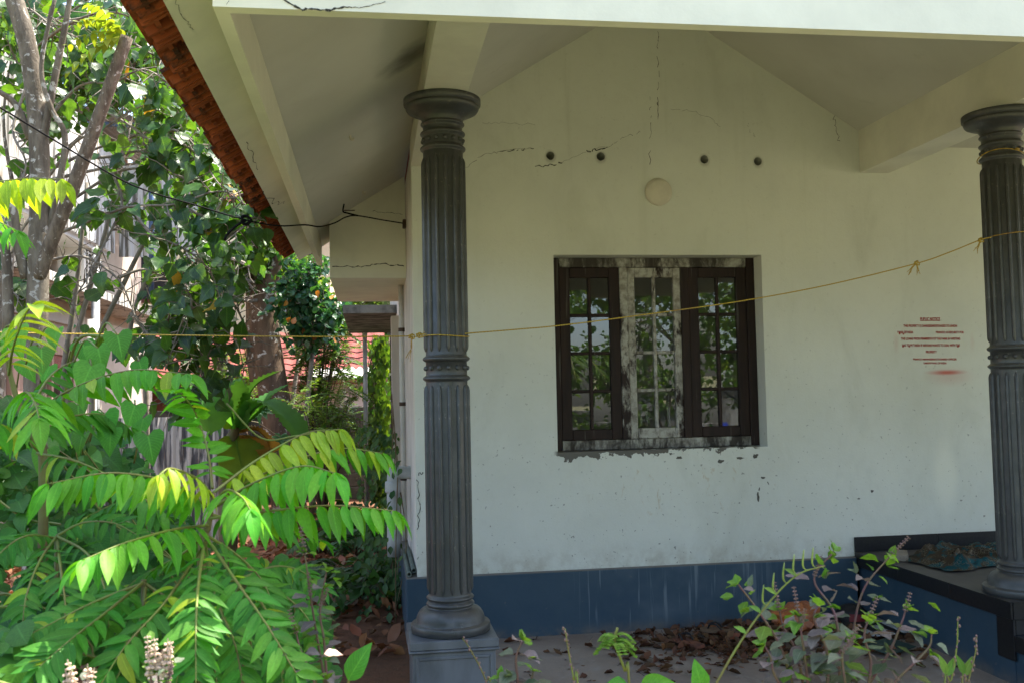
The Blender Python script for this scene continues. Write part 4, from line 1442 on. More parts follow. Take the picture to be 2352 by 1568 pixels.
# creeper on the rear corner of the house
from mathutils import noise as mnoise
cp = thing('wall_creeper', 'dark hanging creeper covering the rear corner of the house', 'creeper', (.1, 13.5, 0))
L = Leaves()
st = MB()
for k in range(16):
    x = rg.uniform(-.06, .22)
    y = rg.uniform(13.35, 13.9)
    st.tube(catmull([(x + .1, y, 2.42), (x, y, 1.8), (x + rg.uniform(-.1, .1), y, 1.0), (x, y, .25)], 4), .006, 4)
for _ in range(1500):
    z = rg.uniform(.15, 2.42) if rg.random() < .8 else rg.uniform(.1, 1.4)
    w = .10 + .22 * abs(mnoise.noise((z * 1.9, 0, 2.2))) + .10 * math.sin(z * 1.4)
    p = Vector((.20 + rg.gauss(-.3, .45) * w + .10 * mnoise.noise((z * 3.1, 5, 1)), 13.45 + rg.uniform(-.2, .5), z))
    if p.x > .5:
        continue
    L.add(rg.choice(T_OVATE + T_HEART), p, Vector((rg.uniform(-.6, .3), rg.uniform(-.5, .2), -.9)), Vector((-.5, -.7, .4)) + rv(rg, .5), rg.uniform(.045, .12))
st.build('stems', m_twig_d, cp, True)
L.build('crown', m_leaf_mid, cp, kind='stuff')

# ------------------------------------------------------------------ the near tree on the left
nt_ = thing('pale_trunk_tree', 'tree with pale blotched trunk and broad serrated leaves at left', 'tree', (at(85, 900, 5.9).x, 5.9, 0))
A = [Vector((at(80, 900, 5.9).x, 5.9, -.02)), at(80, 900, 5.9), at(86, 700, 5.9), at(90, 560, 5.9), at(92, 400, 5.9), at(84, 250, 5.9), at(62, 100, 5.9), at(25, -30, 5.9), at(0, -160, 5.9)]
MB().tube(catmull(A, 6), [.064 - .0003 * i for i in range(49)], 14).build('trunk', m_bark_pale, nt_, True, label='pale upright main trunk')
Bp = [at(88, 640, 5.88), at(118, 555, 5.85), at(170, 425, 5.8), at(232, 255, 5.75), at(292, 85, 5.7)]
MB().tube(catmull(Bp, 6), [.042 - .0003 * i for i in range(25)], 12).build('trunk', m_bark_lean, nt_, True, label='brown leaning trunk cut off at its top')
for P, r_ in (([(88, 370), (105, 290), (128, 170), (150, 60), (165, -30)], .026), ([(70, 320), (35, 240), (-20, 200)], .024), ([(60, 640), (40, 560), (30, 480), (-20, 380)], .030), ([(110, 540), (150, 330), (118, 250), (95, 150), (130, -20)], .02), ([(20, 760), (15, 600), (0, 500)], .035)):
    Q = catmull([at(*p, 5.9 - i * .03) for i, p in enumerate(P)], 5)
    MB().tube(Q, [r_ * (1 - .5 * i / len(Q)) for i in range(len(Q))], 9).build('branch', m_bark_pale, nt_, True)
rg = random.Random(12)
paths = [
    [(112, 545), (215, 505), (300, 475), (400, 470), (500, 440), (575, 460)],
    [(150, 470), (260, 400), (330, 385), (430, 370), (540, 350)],
    [(190, 365), (260, 360), (330, 350), (400, 400), (470, 430)],
    [(232, 250), (300, 290), (360, 330), (420, 330), (480, 380)],
    [(95, 430), (170, 330), (230, 300), (310, 250), (390, 230)],
    [(100, 600), (190, 590), (270, 640), (300, 700), (330, 760)],
    [(430, 560), (400, 620), (440, 690), (410, 760), (380, 850)],
    [(300, 475), (350, 540), (420, 570), (480, 620), (510, 700)],
    [(400, 470), (470, 500), (520, 540), (560, 520), (600, 500)],
    [(260, 400), (280, 470), (240, 560), (200, 640), (160, 700)],
    [(90, 300), (180, 200), (260, 190), (330, 160), (400, 200)],
    [(70, 120), (150, 60), (230, 30), (300, 40), (350, 90)],
    [(60, 200), (30, 300), (60, 380), (20, 460)],
    [(0, 40), (60, 20), (120, 60), (180, 90)],
    [(360, 330), (430, 280), (470, 320), (530, 400)],
    [(85, 480), (30, 560), (10, 640), (50, 690)],
    [(330, 760), (370, 800), (400, 700), (470, 720), (540, 780)],
    [(120, 250), (60, 180), (20, 90), (60, 40)],
    [(270, 640), (330, 620), (400, 640), (470, 590), (540, 600)],
    [(330, 700), (400, 720), (470, 760), (520, 830), (530, 870)],
    [(380, 650), (440, 700), (480, 780), (470, 850), (450, 890)],
    [(300, 720), (350, 780), (390, 830), (420, 880), (400, 910)],
    [(420, 600), (500, 660), (550, 720), (570, 800), (560, 850)],
    [(200, 120), (270, 90), (340, 120), (400, 160), (450, 240)],
    [(100, 60), (160, 30), (220, -10), (280, 10)],
    [(330, 330), (400, 300), (450, 340), (500, 420), (560, 470)],
]
spots = []


def screen(p):
    q = p - EYE
    zc = q.dot(_f)
    return 1176 + FOC * q.dot(CR) / zc, 784 - FOC * q.dot(CU) / zc


for k, P in enumerate(paths):
    y0 = 6.55 + rg.uniform(-.15, .7)
    Q = catmull([at(p[0], p[1], y0 - .10 * i + rg.uniform(-.12, .12)) for i, p in enumerate(P)], 6)
    MB().tube(Q, [.012 * (1 - .75 * i / len(Q)) for i in range(len(Q))], 5).build('branch', m_twig, nt_, True)
    for i, q in enumerate(Q):
        if i < 3:
            continue
        for _ in range(1 + (rg.random() < .55)):
            e = q + rv(rg, rg.uniform(.06, .26))
            spots.append((q, e, i / len(Q)))
tw = MB()
leaves = []
for q, e, s in spots:
    tw.tube([q, q.lerp(e, .5) + rv(rg, .02), e], [.005, .0035, .002], 4, False)
    for _ in range(rg.choice((1, 1, 2))):
        sx, sy = screen(e)
        if e.y < 6.35 and sx < 260:
            continue
        if sx > 548 and sy > 540:
            continue
        if 195 < sx < 325 and 530 < sy < 730 and rg.random() < .9:
            continue
        if 95 < sx < 330 and 230 < sy < 760 and rg.random() < .55:
            continue
        if sx < 95 and 150 < sy < 420 and rg.random() < .5:
            continue
        d = ((e - q).normalized() * .6 + rv(rg, .7) + Vector((0, 0, -.55))).normalized()
        leaves.append((e + rv(rg, .02), d, Vector((rg.uniform(-.5, .5), -.55, .65)) + rv(rg, .5), rg.uniform(.085, .165)))
tw.build('twigs', m_twig, nt_, True, kind='stuff')
leaves.sort(key=lambda l: -l[3])
for i, (p, d, n, s) in enumerate(leaves[:290]):
    mm = m_leaf_yellow if i % 37 == 5 else m_leaf_dark
    leaf_obj('leaf', rg.choice(T_SERR), mm, nt_, p, d, n, s)
L = Leaves()
for p, d, n, s in leaves[290:]:
    L.add(rg.choice(T_SERR), p, d, n, s)
for _ in range(1100):     # smaller leaves further back in the crown
    x, y = rg.uniform(-40, 600), rg.uniform(-60, 620)
    if x > 330 + y * .45 or (x < 340 and y > 230 and rg.random() < .9) or (y > 150 and y < 330 and x < 240 and rg.random() < .5):
        continue
    p = at(x, y, rg.uniform(6.8, 8.6))
    L.add(rg.choice(T_SERR), p, rv(rg) + Vector((0, 0, -.6)), rv(rg, .8) + Vector((0, -.4, .7)), rg.uniform(.07, .13))
L.build('crown', m_leaf_dark, nt_, kind='stuff')
# yellow sprouts at the cut top
L = Leaves()
for _ in range(5):
    p0 = at(288, 80, 5.7)
    d = (Vector((rg.uniform(-1, .25), rg.uniform(-.5, .3), rg.uniform(-.1, .8)))).normalized()
    for k in range(7):
        p = p0 + d * (.05 + .045 * k) + Vector((0, 0, -.01 * k * k * .35))
        side = d.cross(Vector((0, 0, 1))).normalized()
        for sg in (-1, 1):
            L.add(T_LANCE[k % 4], p, side * sg + d * .4 + Vector((0, 0, -.5)), Vector((0, 0, 1)) + rv(rg, .3), .10 - .006 * k, 1.2)
L.build('sprout', leafmat('young_yellow_leaf', (.16, .26, .03), (.26, .33, .04), .5, (1.5, 1.3, .4)), nt_, kind='stuff')

# slim stems of a shrub in front of the neighbour house
ss = thing('slim_stem_shrub', 'clump of slim grey stems leaning before the neighbour house', 'shrub', (at(170, 900, 7.2).x, 7.2, 0))
for P in ([(150, 900), (185, 740), (235, 560), (270, 420), (300, 280)], [(140, 880), (170, 700), (182, 600), (200, 420)], [(210, 900), (225, 780), (290, 640), (330, 560), (380, 470)], [(345, 900), (300, 760), (335, 640)]):
    Q = catmull([at(*p, 7.2) for p in P], 5)
    Q[0].z = 0
    MB().tube(Q, [.022 * (1 - .5 * i / len(Q)) for i in range(len(Q))], 7).build('stem', m_twig, ss, True)
L = Leaves()
for _ in range(80):
    qx, qy = rg.uniform(150, 390), rg.uniform(420, 820)
    if 190 < qx < 330 and 530 < qy < 740:
        continue
    p = at(qx, qy, 7.2 + rg.uniform(-.3, .5))
    L.add(rg.choice(T_SERR), p, rv(rg, .6) + Vector((0, 0, -.8)), rv(rg, .6) + Vector((0, -.7, .4)), rg.uniform(.08, .15))
L.build('crown', m_leaf_dark, ss, kind='stuff')

# ------------------------------------------------------------------ banana, papaya, ferns in the yard
m_banana = leafmat('banana_leaf', (0.075, 0.23, 0.06), (0.11, 0.28, 0.065), .42, (1.8, 1.7, .5), .7, .1)
m_banana_lit = leafmat('sunlit_banana_leaf', (0.14, 0.25, 0.03), (0.17, 0.28, 0.04), .4, (1.5, 1.4, .4), .4, .4)  # banana leaf colour made paler to stand for sun on the blade
m_banana_dry = leafmat('dry_banana_leaf', (0.45, 0.25, 0.05), (0.36, 0.18, 0.04), .3, (1.2, 1, .5), .7, .2)
m_stalk = simple('green_brown_stalk', (0.13, 0.12, 0.05), .6, .5, 8, .1, col2=(.12, .06, .03))


def big_blade(pts, w, n=18, fold=.25, ragged=.0, rg=None):
    """a long blade along a path: two halves folded at the midrib, with a thin rib below"""
    P = catmull(pts, max(3, n // (len(pts) - 1)))
    mb = MB()
    m = len(P)
    vs = []
    for i, p in enumerate(P):
        s = i / (m - 1)
        ww = w * (math.sin(math.pi * min(1, .06 + s * .94)) ** .55) * (1 if s < .97 else .3)
        t = (P[min(i + 1, m - 1)] - P[max(i - 1, 0)]).normalized()
        side = t.cross(Vector((0, 0, 1)))
        side = side.normalized() if side.length > .1 else Vector((1, 0, 0))
        nn = side.cross(t)
        for sx, f in ((-1, 1), (-.5, .5), (0, 0), (.5, .5), (1, 1)):
            j = (rg.uniform(-ragged, ragged) if rg and abs(sx) == 1 else 0)
            vs.append(p + side * (ww * sx * (1 + j)) + nn * (fold * ww * abs(sx) * (1 if abs(sx) < .8 else .72) + .05 * ww * (1 if i % 2 else -1) * abs(sx)))
    mb.add(vs, [(i * 5 + k, i * 5 + k + 1, i * 5 + k + 6, i * 5 + k + 5) for i in range(m - 1) for k in range(4)])
    mb.tube([p - Vector((0, 0, .006)) for p in P], [max(.002, .012 * (1 - i / m)) for i in range(m)], 5)
    return mb


ba = thing('banana_plant', 'banana plant with broad drooping leaves before the lopped trunk', 'plant', (at(525, 1110, 8.0).x, 8.0, 0))
YB = 8.0
bb = at(525, 1110, YB)
MB().tube(catmull([(bb.x, YB, 0), at(520, 1060, YB), at(545, 980, YB)], 4), [.07, .068, .066, .06, .055, .05, .045, .04, .03], 10).build('stem', m_stalk, ba, True)
rg = random.Random(31)
for pts, w, m_, yo in (
    ([(545, 985), (560, 930), (590, 880), (645, 850)], .17, m_banana, 0),
    ([(548, 985), (600, 925), (660, 960), (700, 1020)], .19, m_banana, -.2),
    ([(540, 985), (520, 910), (498, 885), (478, 930), (485, 1000)], .26, m_banana, -.15),
    ([(545, 990), (580, 950), (610, 915), (665, 880)], .12, m_banana, .2),
    ([(540, 1000), (548, 1040), (560, 1090), (565, 1130)], .24, m_banana_lit, -.1),
    ([(548, 990), (590, 985), (618, 1020), (610, 1070)], .15, m_banana_dry, .05),
    ([(550, 1000), (580, 1010), (590, 1040), (575, 1080)], .12, m_banana_dry, .1),
    ([(535, 985), (490, 910), (445, 875)], .20, m_banana_lit, .5),
):
    big_blade([at(p[0], p[1], YB + yo * i / 2) for i, p in enumerate(pts)], w, 36, .22, .06, rg).build('leaf', m_, ba, True)

m_papaya = leafmat('papaya_leaf', (0.05, 0.15, 0.07), (0.075, 0.19, 0.08), .35, (1.6, 1.7, .6), .5, .25)
pa = thing('papaya_seedling', 'young papaya with lobed blue-green leaves among the banana leaves', 'plant', (at(540, 1100, 8.5).x, 8.5, 0))
YP = 8.6
pt = at(540, 960, YP)
MB().tube([(at(540, 1100, YP).x, YP, 0), pt, at(538, 930, YP)], [.02, .012, .008], 7).build('stem', m_stalk, pa, True)
for (px, py, sz) in ((545, 905, .15), (505, 965, .13), (600, 940, .13), (645, 1005, .12), (585, 1030, .11)):
    c = at(px, py, YP - .1)
    MB().tube([pt, pt.lerp(c, .5) + Vector((0, 0, .05)), c], .004, 4).build('leaf_stalk', m_stalk, pa)
    mb = MB()
    nn = Vector((rg.uniform(-.3, .3), -.75, .65)).normalized()
    e1 = nn.cross(Vector((0, 0, 1))).normalized()
    e2 = e1.cross(nn)
    for k in range(9):
        a_ = math.pi + (k - 4) * .62
        d = e1 * math.sin(a_) + e2 * math.cos(a_)
        M_ = basis(d, nn + rv(rg, .12), sz * (1 - .07 * abs(k - 4)), .62)
        tv, tf, _ = T_OVATE[k % 3]
        mb.add([c + M_ @ Vector(v) for v in tv], tf)
    mb.build('leaf', m_papaya, pa, True)


def fern(name, label, base, n, Lf, seed, mat, spread=1.0):
    rg = random.Random(seed)
    t = thing(name, label, 'fern', base)
    for k in range(n):
        a_ = 2 * math.pi * k / n + rg.uniform(-.3, .3)
        d = Vector((math.cos(a_), math.sin(a_), 0)) * spread
        Q = [Vector(base) + d * (Lf * s) + Vector((0, 0, Lf * (1.1 * s - 1.0 * s * s))) for s in np.linspace(0, 1, 9)]
        mb = MB().tube(Q, [.004 - .0003 * i for i in range(9)], 4)
        L = Leaves()
        QQ = catmull(Q, 3)
        for i, q in enumerate(QQ[2:]):
            s = i / len(QQ)
            tdir = (QQ[min(i + 3, len(QQ) - 1)] - QQ[i + 1]).normalized()
            side = tdir.cross(Vector((0, 0, 1))).normalized()
            for sg in (-1, 1):
                L.add(T_LANCE[i % 4], q, side * sg + tdir * .4 + Vector((0, 0, -.2)), Vector((0, 0, 1)), Lf * .30 * math.sin(math.pi * (.12 + .86 * s)) + .01, .55)
        fr = mb.build('frond', m_twig_d, t)
        L.build('leaflets', mat, fr, kind='stuff')
    return t


m_fern = leafmat('fern_leaf', (0.022, 0.07, 0.02), (0.045, 0.11, 0.028), .3, (1.8, 1.6, .5), .5, .3)
fern('fern', 'large dark fern on the leaf litter near the house corner', tuple(onz(800, 1335, 0)), 9, .55, 51, m_fern)
fern('fern', 'fern growing against the house wall below the side pipes', tuple(Vector((.02, 7.9, 0))), 8, .50, 52, m_fern)
fern('fern', 'small fern behind the sapling fronds', tuple(Vector((-.35, 10.1, 0))), 8, .5, 53, m_fern)
fern('fern', 'fern deep in the side yard under the concrete shade', tuple(Vector((-.12, 10.9, 0))), 8, .55, 54, m_fern)

# low weeds in the yard, single plants
def weed(name, label, base, n, size, h, seed, mat, tpl, cat='weed', group=None):
    rg = random.Random(seed)
    t = thing(name, label, cat, base, group)
    st = MB()
    L = Leaves()
    for _ in range(n):
        d = rv(rg)
        e = Vector(base) + Vector((d.x * h * .6, d.y * h * .6, h * rg.uniform(.3, 1)))
        st.tube([base, Vector(base).lerp(e, .6) + Vector((0, 0, .03)), e], [.004, .003, .002], 4, False)
        for j in range(4):
            p = Vector(base).lerp(e, rg.uniform(.4, 1))
            L.add(rg.choice(tpl), p, rv(rg) + Vector((0, -.3, -.1)), Vector((0, -.3, 1)) + rv(rg, .5), size * rg.uniform(.6, 1.2))
    st.build('stems', m_stalk, t)
    L.build('foliage', mat, t, kind='stuff')
    return t


m_weed = leafmat('weed_leaf', (0.03, 0.085, 0.022), (0.06, 0.14, 0.03), .35, (1.8, 1.6, .5), .45, .3)
places = [(690, 1330, 'beside the fern on the litter'), (760, 1420, 'in front of the dark fern'), (830, 1390, 'between the fern and the pedestal'), (880, 1330, 'at the foot of the house corner'), (850, 1250, 'near the far wall pipe'), (740, 1230, 'behind the fern at the yard centre'), (690, 1200, 'right of the lopped trunk foot'), (905, 1260, 'against the side wall'), (800, 1180, 'in the shade further back'), (660, 1420, 'at the edge of the vine mound'), (720, 1520, 'on bare soil near the bottom edge'), (905, 1400, 'touching the plinth corner'), (760, 1130, 'before the far pole'), (860, 1110, 'behind the side wall ferns')]
for k, (px, py, w) in enumerate(places):
    b = onz(px, py, 0)
    weed('leafy_weed', 'small leafy weed ' + w, tuple(b), 7 if k != 3 else 12, .07 + .02 * (k % 3), .22 + .08 * (k % 4), 100 + k, m_weed, T_OVATE if k % 2 else T_HEART, group='weeds in the side yard')
vc = thing('corner_vine', 'thin vine climbing the side wall by the pipes', 'vine', (.16, 7.6, 0))
L = Leaves()
st = MB()
rg = random.Random(8)
for k in range(7):
    y = 6.9 + k * .25
    st.tube(catmull([(.16, y, 0), (.20 + rg.uniform(-.06, .05), y - .1, .5), (.19, y + .1, 1.0 + .1 * k)], 5), .004, 4)
for _ in range(520):
    p = Vector((rg.uniform(-.10, .23), rg.uniform(6.85, 9.0), rg.random() ** 1.3 * 1.35))
    L.add(rg.choice(T_OVATE + T_SMALL), p, Vector((rg.uniform(-.7, .1), rg.uniform(-.6, .2), -.7)), Vector((-.6, -.6, .5)) + rv(rg, .5), rg.uniform(.03, .085))
st.build('stems', m_stalk, vc)
L.build('foliage', m_weed, vc, kind='stuff')

# ------------------------------------------------------------------ pipes by the wall
pp = thing('wall_pipe', 'white plastic waste pipe bending out of the side wall', 'pipe', (.2, 7.1, .42))
MB().tube(catmull([(.30, 7.15, 1.02), (.20, 7.15, 1.02), (.165, 7.15, .98), (.16, 7.15, .42)], 5), .048, 12).build('pipe', m_pvc, pp, True)
MB().lathe([(.056, .88), (.058, .89), (.058, .95), (.056, .96)], 14, (.16, 7.15)).build('joint', m_pvc, pp, True)
pp2 = thing('downpipe', 'white downpipe running up the side wall', 'pipe', (.255, 7.9, .42))
MB().tube([(.262, 7.9, .42), (.262, 7.9, 2.479)], .022, 10).build('pipe', m_pale, pp2, True)
for z in (.9, 1.5, 2.1):
    MB().lathe([(.026, z), (.026, z + .03)], 10, (.262, 7.9)).build('bracket', m_metal, pp2)
m_gpvc = simple('mossy_green_pipe', (0.14, 0.17, 0.14), .6, .4, 9, .1)
for k, (x, lab) in enumerate(((.236, 'grey-green pipe lying on the plinth corner, the outer one'), (.268, 'grey-green pipe lying on the plinth corner, nearest the wall'))):
    t = thing('loose_pipe', lab, 'pipe', (x, 6.32, .44))
    n = 14
    mb = MB()
    ring = [(x + r_ * math.cos(2 * math.pi * i / n), y, .437 + .015 * k + r_ * math.sin(2 * math.pi * i / n)) for (r_, y) in ((.011, 6.9), (.011, 6.30 + .05 * k), (.0155, 6.30 + .05 * k), (.0155, 7.3)) for i in range(n)]
    mb.add(ring, [(a * n + i, a * n + (i + 1) % n, (a + 1) * n + (i + 1) % n, (a + 1) * n + i) for a in range(3) for i in range(n)])
    mb.build('tube', m_gpvc, t, True)

# ------------------------------------------------------------------ rope and cable
def rope_material():
    t = NT('yellow_nylon_rope')
    w = t.n('ShaderNodeTexWave', wave_type='BANDS', bands_direction='DIAGONAL')
    t.put(w.inputs['Vector'], t.pos())
    w.inputs['Scale'].default_value = 42
    c = t.mix(w.outputs[1], (0.52, 0.36, 0.045), (0.34, 0.22, 0.03))
    c = t.mix(t.ramp(t.noise(3, 4, .6), .55, .72), c, (0.30, 0.17, 0.06))
    return t.fin(c, .5, 0, .4)


m_rope = rope_material()
rope = thing('rope', 'yellow nylon rope stretched from the left garden past both columns', 'rope', (.38, 4.7, 1.9))
YR = 4.71
left = [at(-60, 762, 4.6), at(120, 766, 4.62), at(350, 769, 4.65), at(600, 772, 4.68), at(800, 773, 4.70), at(945, 772, 4.72)]
MB().tube(catmull(left, 6), 0.0031, 6).build('strand', m_rope, rope, True)
YRR = lambda x: YR
right = [at(1068, 766, 4.74)] + [at(x, y, YRR(x)) for x, y in ((1180, 757), (1300, 746), (1500, 720), (1700, 692), (1900, 655), (2103, 606), (2180, 580), (2250, 552), (2277, 545))]
MB().tube(catmull(right, 6), 0.0031, 6).build('strand', m_rope, rope, True)
rc = [Vector((.383 + .117 * math.cos(a_), 4.85 + .117 * math.sin(a_), at(1000, 770, 4.73).z + .004 * math.sin(a_ * 2))) for a_ in np.linspace(-math.pi * 1.04, math.pi * .0, 18)]
MB().tube(rc, 0.0031, 6).build('strand', m_rope, rope, True)
z0 = at(2290, 540, 4.73).z
rc = [Vector((3.487 + .119 * math.cos(a_), 4.85 + .119 * math.sin(a_), z0 + .035 * (a_ + math.pi) / math.pi)) for a_ in np.linspace(-math.pi * .98, math.pi * .1, 20)]
MB().tube(rc, 0.0031, 6).build('strand', m_rope, rope, True)
rg = random.Random(4)


def knot(c, tails):
    mb = MB()
    c = Vector(c)
    K = [c + Vector((.010 * math.cos(a_ * 2) + .006 * math.cos(a_ * 3), .008 * math.sin(a_ * 3), .010 * math.sin(a_ * 2) + .004 * math.sin(a_ * 5))) for a_ in np.linspace(0, 2 * math.pi, 22)]
    mb.tube(K, .0036, 6)
    for d in tails:
        d = Vector(d)
        for _ in range(5):
            e = c + d + rv(rg, d.length * .28)
            mb.tube([c, c + d * .5 + rv(rg, .004), e], [.0022, .002, .0012], 4, False)
    mb.build('knot', m_rope, rope, True)


knot(at(2105, 605, YRR(2105)), [(-.055, 0, -.045), (.012, 0, -.055)])
knot(at(2252, 552, YRR(2252)), [(-.03, -.01, -.06)])
knot(at(945, 773, 4.72), [(-.003, -.01, -.10)])
knot(at(962, 770, 4.72), [(.03, -.01, .01)])
# second loop tied round the neck of the right column
r2 = thing('rope_loop', 'yellow rope loop tied round the neck of the right column', 'rope', (3.487, 4.72, 2.85))
rc = [Vector((3.487 + .123 * math.cos(a_), 4.85 + .123 * math.sin(a_), at(2290, 347, 4.73).z + .018 * math.sin(a_ * 1.7 + 1.0))) for a_ in np.linspace(0, 2 * math.pi, 40)]
MB().tube(rc, 0.0031, 6).build('strand', m_rope, r2, True)
MB().tube([rc[29], rc[29] + Vector((.004, -.012, .004)), rc[30] + Vector((0, -.006, .004))], .006, 6).build('knot', m_rope, r2, True)

m_cable = simple('black_cable', (0.010, 0.010, 0.010), .85, .3, 10, 0, spec=.1)
cb = thing('cable', 'black service cable sagging from the trees to a hook under the eave', 'cable', (.28, 7.3, 2.8))
fas = Vector((-.395, 6.15, 2.655))
hook = Vector((-.03, 7.05, ceil_z(-.03) - .075))
cpts = [at(-60, 222, 4.6), at(0, 248, 4.8), at(120, 320, 5.2), at(300, 424, 5.6), at(450, 472, 5.8), at(565, 506, 6.0), at(640, 519, 6.05), at(700, 517, 6.1), at(735, 521, 6.2), at(770, 512, 6.5), at(795, 499, 6.8), at(822, 496, 7.0), at(880, 506, 7.2), at(937, 515, 7.3)]
MB().tube(catmull(cpts, 5), .0047, 7).build('strand', m_cable, cb, True)
kc = at(565, 506, 6.0)
K = [kc + Vector((.026 * math.cos(a_) + .006 * math.cos(a_ * 4), .02 * math.sin(a_ * .7), .026 * math.sin(a_))) for a_ in np.linspace(0, 6 * math.pi, 50)]
MB().tube(K, .007, 6).build('knot', m_cable, cb, True)
MB().tube(catmull([kc, at(545, 518, 5.97), at(525, 535, 5.95), at(515, 552, 5.95)], 4), .0085, 6).build('tail', m_cable, cb, True)
MB().tube(catmull([at(822, 496, 7.0), at(798, 490, 7.0), at(788, 486, 7.0), at(790, 470, 7.05)], 4), .006, 6).build('hook_wire', m_cable, cb, True)
MB().tube([at(790, 484, 7.0), at(815, 484, 7.0)], .004, 6).build('hook_bar', m_metal, cb)
MB().bevbox(.262, .287, 7.26, 7.34, at(937, 515, 7.3).z - .03, at(937, 515, 7.3).z + .03, .004).build('anchor', m_metal, cb)

# ------------------------------------------------------------------ things on the platform and floor
def cloth_material():
    t = NT('teal_printed_cloth')
    v = t.n('ShaderNodeTexVoronoi', feature='DISTANCE_TO_EDGE')
    t.put(v.inputs['Vector'], t.pos())
    v.inputs['Scale'].default_value = 55
    c = t.mix(t.ramp(t.noise(9, 3, .6, dist=1.2), .42, .52), (0.006, 0.060, 0.072), (0.050, 0.036, 0.022))
    c = t.mix(t.math('MULTIPLY', t.ramp(v.outputs['Distance'], .05, .02), t.ramp(t.noise(14, 3, .6), .45, .6)), c, (0.20, 0.17, 0.12))
    t.bump(t.noise(200, 2, .5), .1, .002)
    return t.fin(c, .85, 0, .15)


from mathutils import noise as mnoise
nx, ny = 90, 46
vs = []
for j in range(ny + 1):
    for i in range(nx + 1):
        u, v = i / nx, j / ny
        x = 3.43 + 1.25 * u + .05 * mnoise.noise((u * 5, v * 5, 3))
        y = 5.48 + .52 * v + .10 * mnoise.noise((u * 4, v * 3, 7)) + .10 * math.sin(u * 3.0)
        f = mnoise.fractal((u * 7, v * 4, 1.5), .9, 2.1, 4)
        f2 = 1 - abs(mnoise.noise((u * 11 + v * 3, v * 7 - u * 3, 9.1))) * 2
        rim = min(1, min(u, 1 - u) * 7) * min(1, min(v, 1 - v) * 5)
        z = .457 + rim * max(0, .034 + .045 * f + .035 * f2) * (1.25 - .4 * u)
        vs.append((x, min(y, 6.26), z))
cl_ = thing('crumpled_cloth', 'crumpled teal printed cloth lying on the platform by the wall', 'cloth', (3.95, 5.7, .4465))
MB().add(vs, [(j * (nx + 1) + i, j * (nx + 1) + i + 1, (j + 1) * (nx + 1) + i + 1, (j + 1) * (nx + 1) + i) for j in range(ny) for i in range(nx)]).build('fabric', cloth_material(), cl_, True)
b_ = onz(2088, 1290, .4465)
wb = MB().bevbox(-.055, .055, -.10, .10, 0, .045, .004).mesh('wood_block', simple('grey_wood', (.26, .22, .17), .8, .3, 8, .15, stretch=(4, 1, 4)))
o = link('wood_block', wb, matrix=Matrix.Translation((b_.x, b_.y + .12, .4475)) @ Matrix.Rotation(R(-28), 4, 'Z'), label='small grey wooden block in front of the crumpled cloth', cat='block')

# fallen leaves: one drift by the platform, a thin scatter on soil
m_dry = leafmat('dry_brown_leaf', (0.15, 0.070, 0.034), (0.075, 0.040, 0.024), .12, (1.3, 1, .6), .7, .25)
m_dry2 = leafmat('dry_orange_leaf', (0.27, 0.105, 0.042), (0.17, 0.10, 0.06), .15, (1.2, 1, .6), .7, .25)
rg = random.Random(15)
L, L2 = Leaves(), Leaves()
for k in range(1050):
    a_ = rg.gauss(2.45, .48)
    b_ = rg.gauss(5.82, .24)
    if not (1.4 < a_ < 3.33 and 5.15 < b_ < 6.22):
        continue
    hgt = max(0, .035 * (1 - ((a_ - 2.5) / .8) ** 2 - ((b_ - 5.95) / .45) ** 2))
    (L if rg.random() < .8 else L2).add(rg.choice(T_DRY), (a_, b_, .016 + hgt * rg.random()), Vector((rg.uniform(-1, 1), rg.uniform(-1, 1), rg.uniform(-.15, .3))), Vector((0, 0, 1)) + rv(rg, .7), rg.uniform(.035, .095))
for k in range(140):
    L.add(rg.choice(T_DRY), (rg.uniform(.6, 3.3), rg.uniform(5.0, 6.2), .018), Vector((rg.uniform(-1, 1), rg.uniform(-1, 1), 0)), Vector((0, 0, 1)) + rv(rg, .4), rg.uniform(.04, .09))
L.build('fallen_leaves', m_dry, None, label='drift of dry brown leaves on the floor against the plinth', cat='dry leaves', kind='stuff')
for k in range(3600):
    y = 5.9 + 8 * rg.random() ** 1.3
    x = rg.uniform(-3.6, .20)
    if y < 7.2 and x > -.45 and rg.random() < .6:
        continue
    L2.add(rg.choice(T_DRY), (x, y, .02 + rg.random() * .03), Vector((rg.uniform(-1, 1), rg.uniform(-1, 1), rg.uniform(-.2, .35))), Vector((0, 0, 1)) + rv(rg, .7), rg.uniform(.05, .13))
L2.build('leaf_litter', m_dry2, None, label='reddish dry leaf litter covering the soil of the side yard', cat='dry leaves', kind='stuff')

# twigs and crumbs in the drift
tw = MB()
for _ in range(60):
    p = Vector((rg.gauss(2.4, .5), rg.gauss(5.75, .22), .02))
    if p.y > 6.2 or p.x > 3.3 or p.x < .7:
        continue
    a_ = rg.uniform(0, 6.28)
    l_ = rg.uniform(.05, .2)
    tw.tube([p, p + Vector((math.cos(a_) * l_, math.sin(a_) * l_, .01))], .0016, 4, False)
tw.build('dry_twigs', m_twig_d, None, label='thin dry twigs scattered through the leaf drift', cat='twigs', kind='stuff')


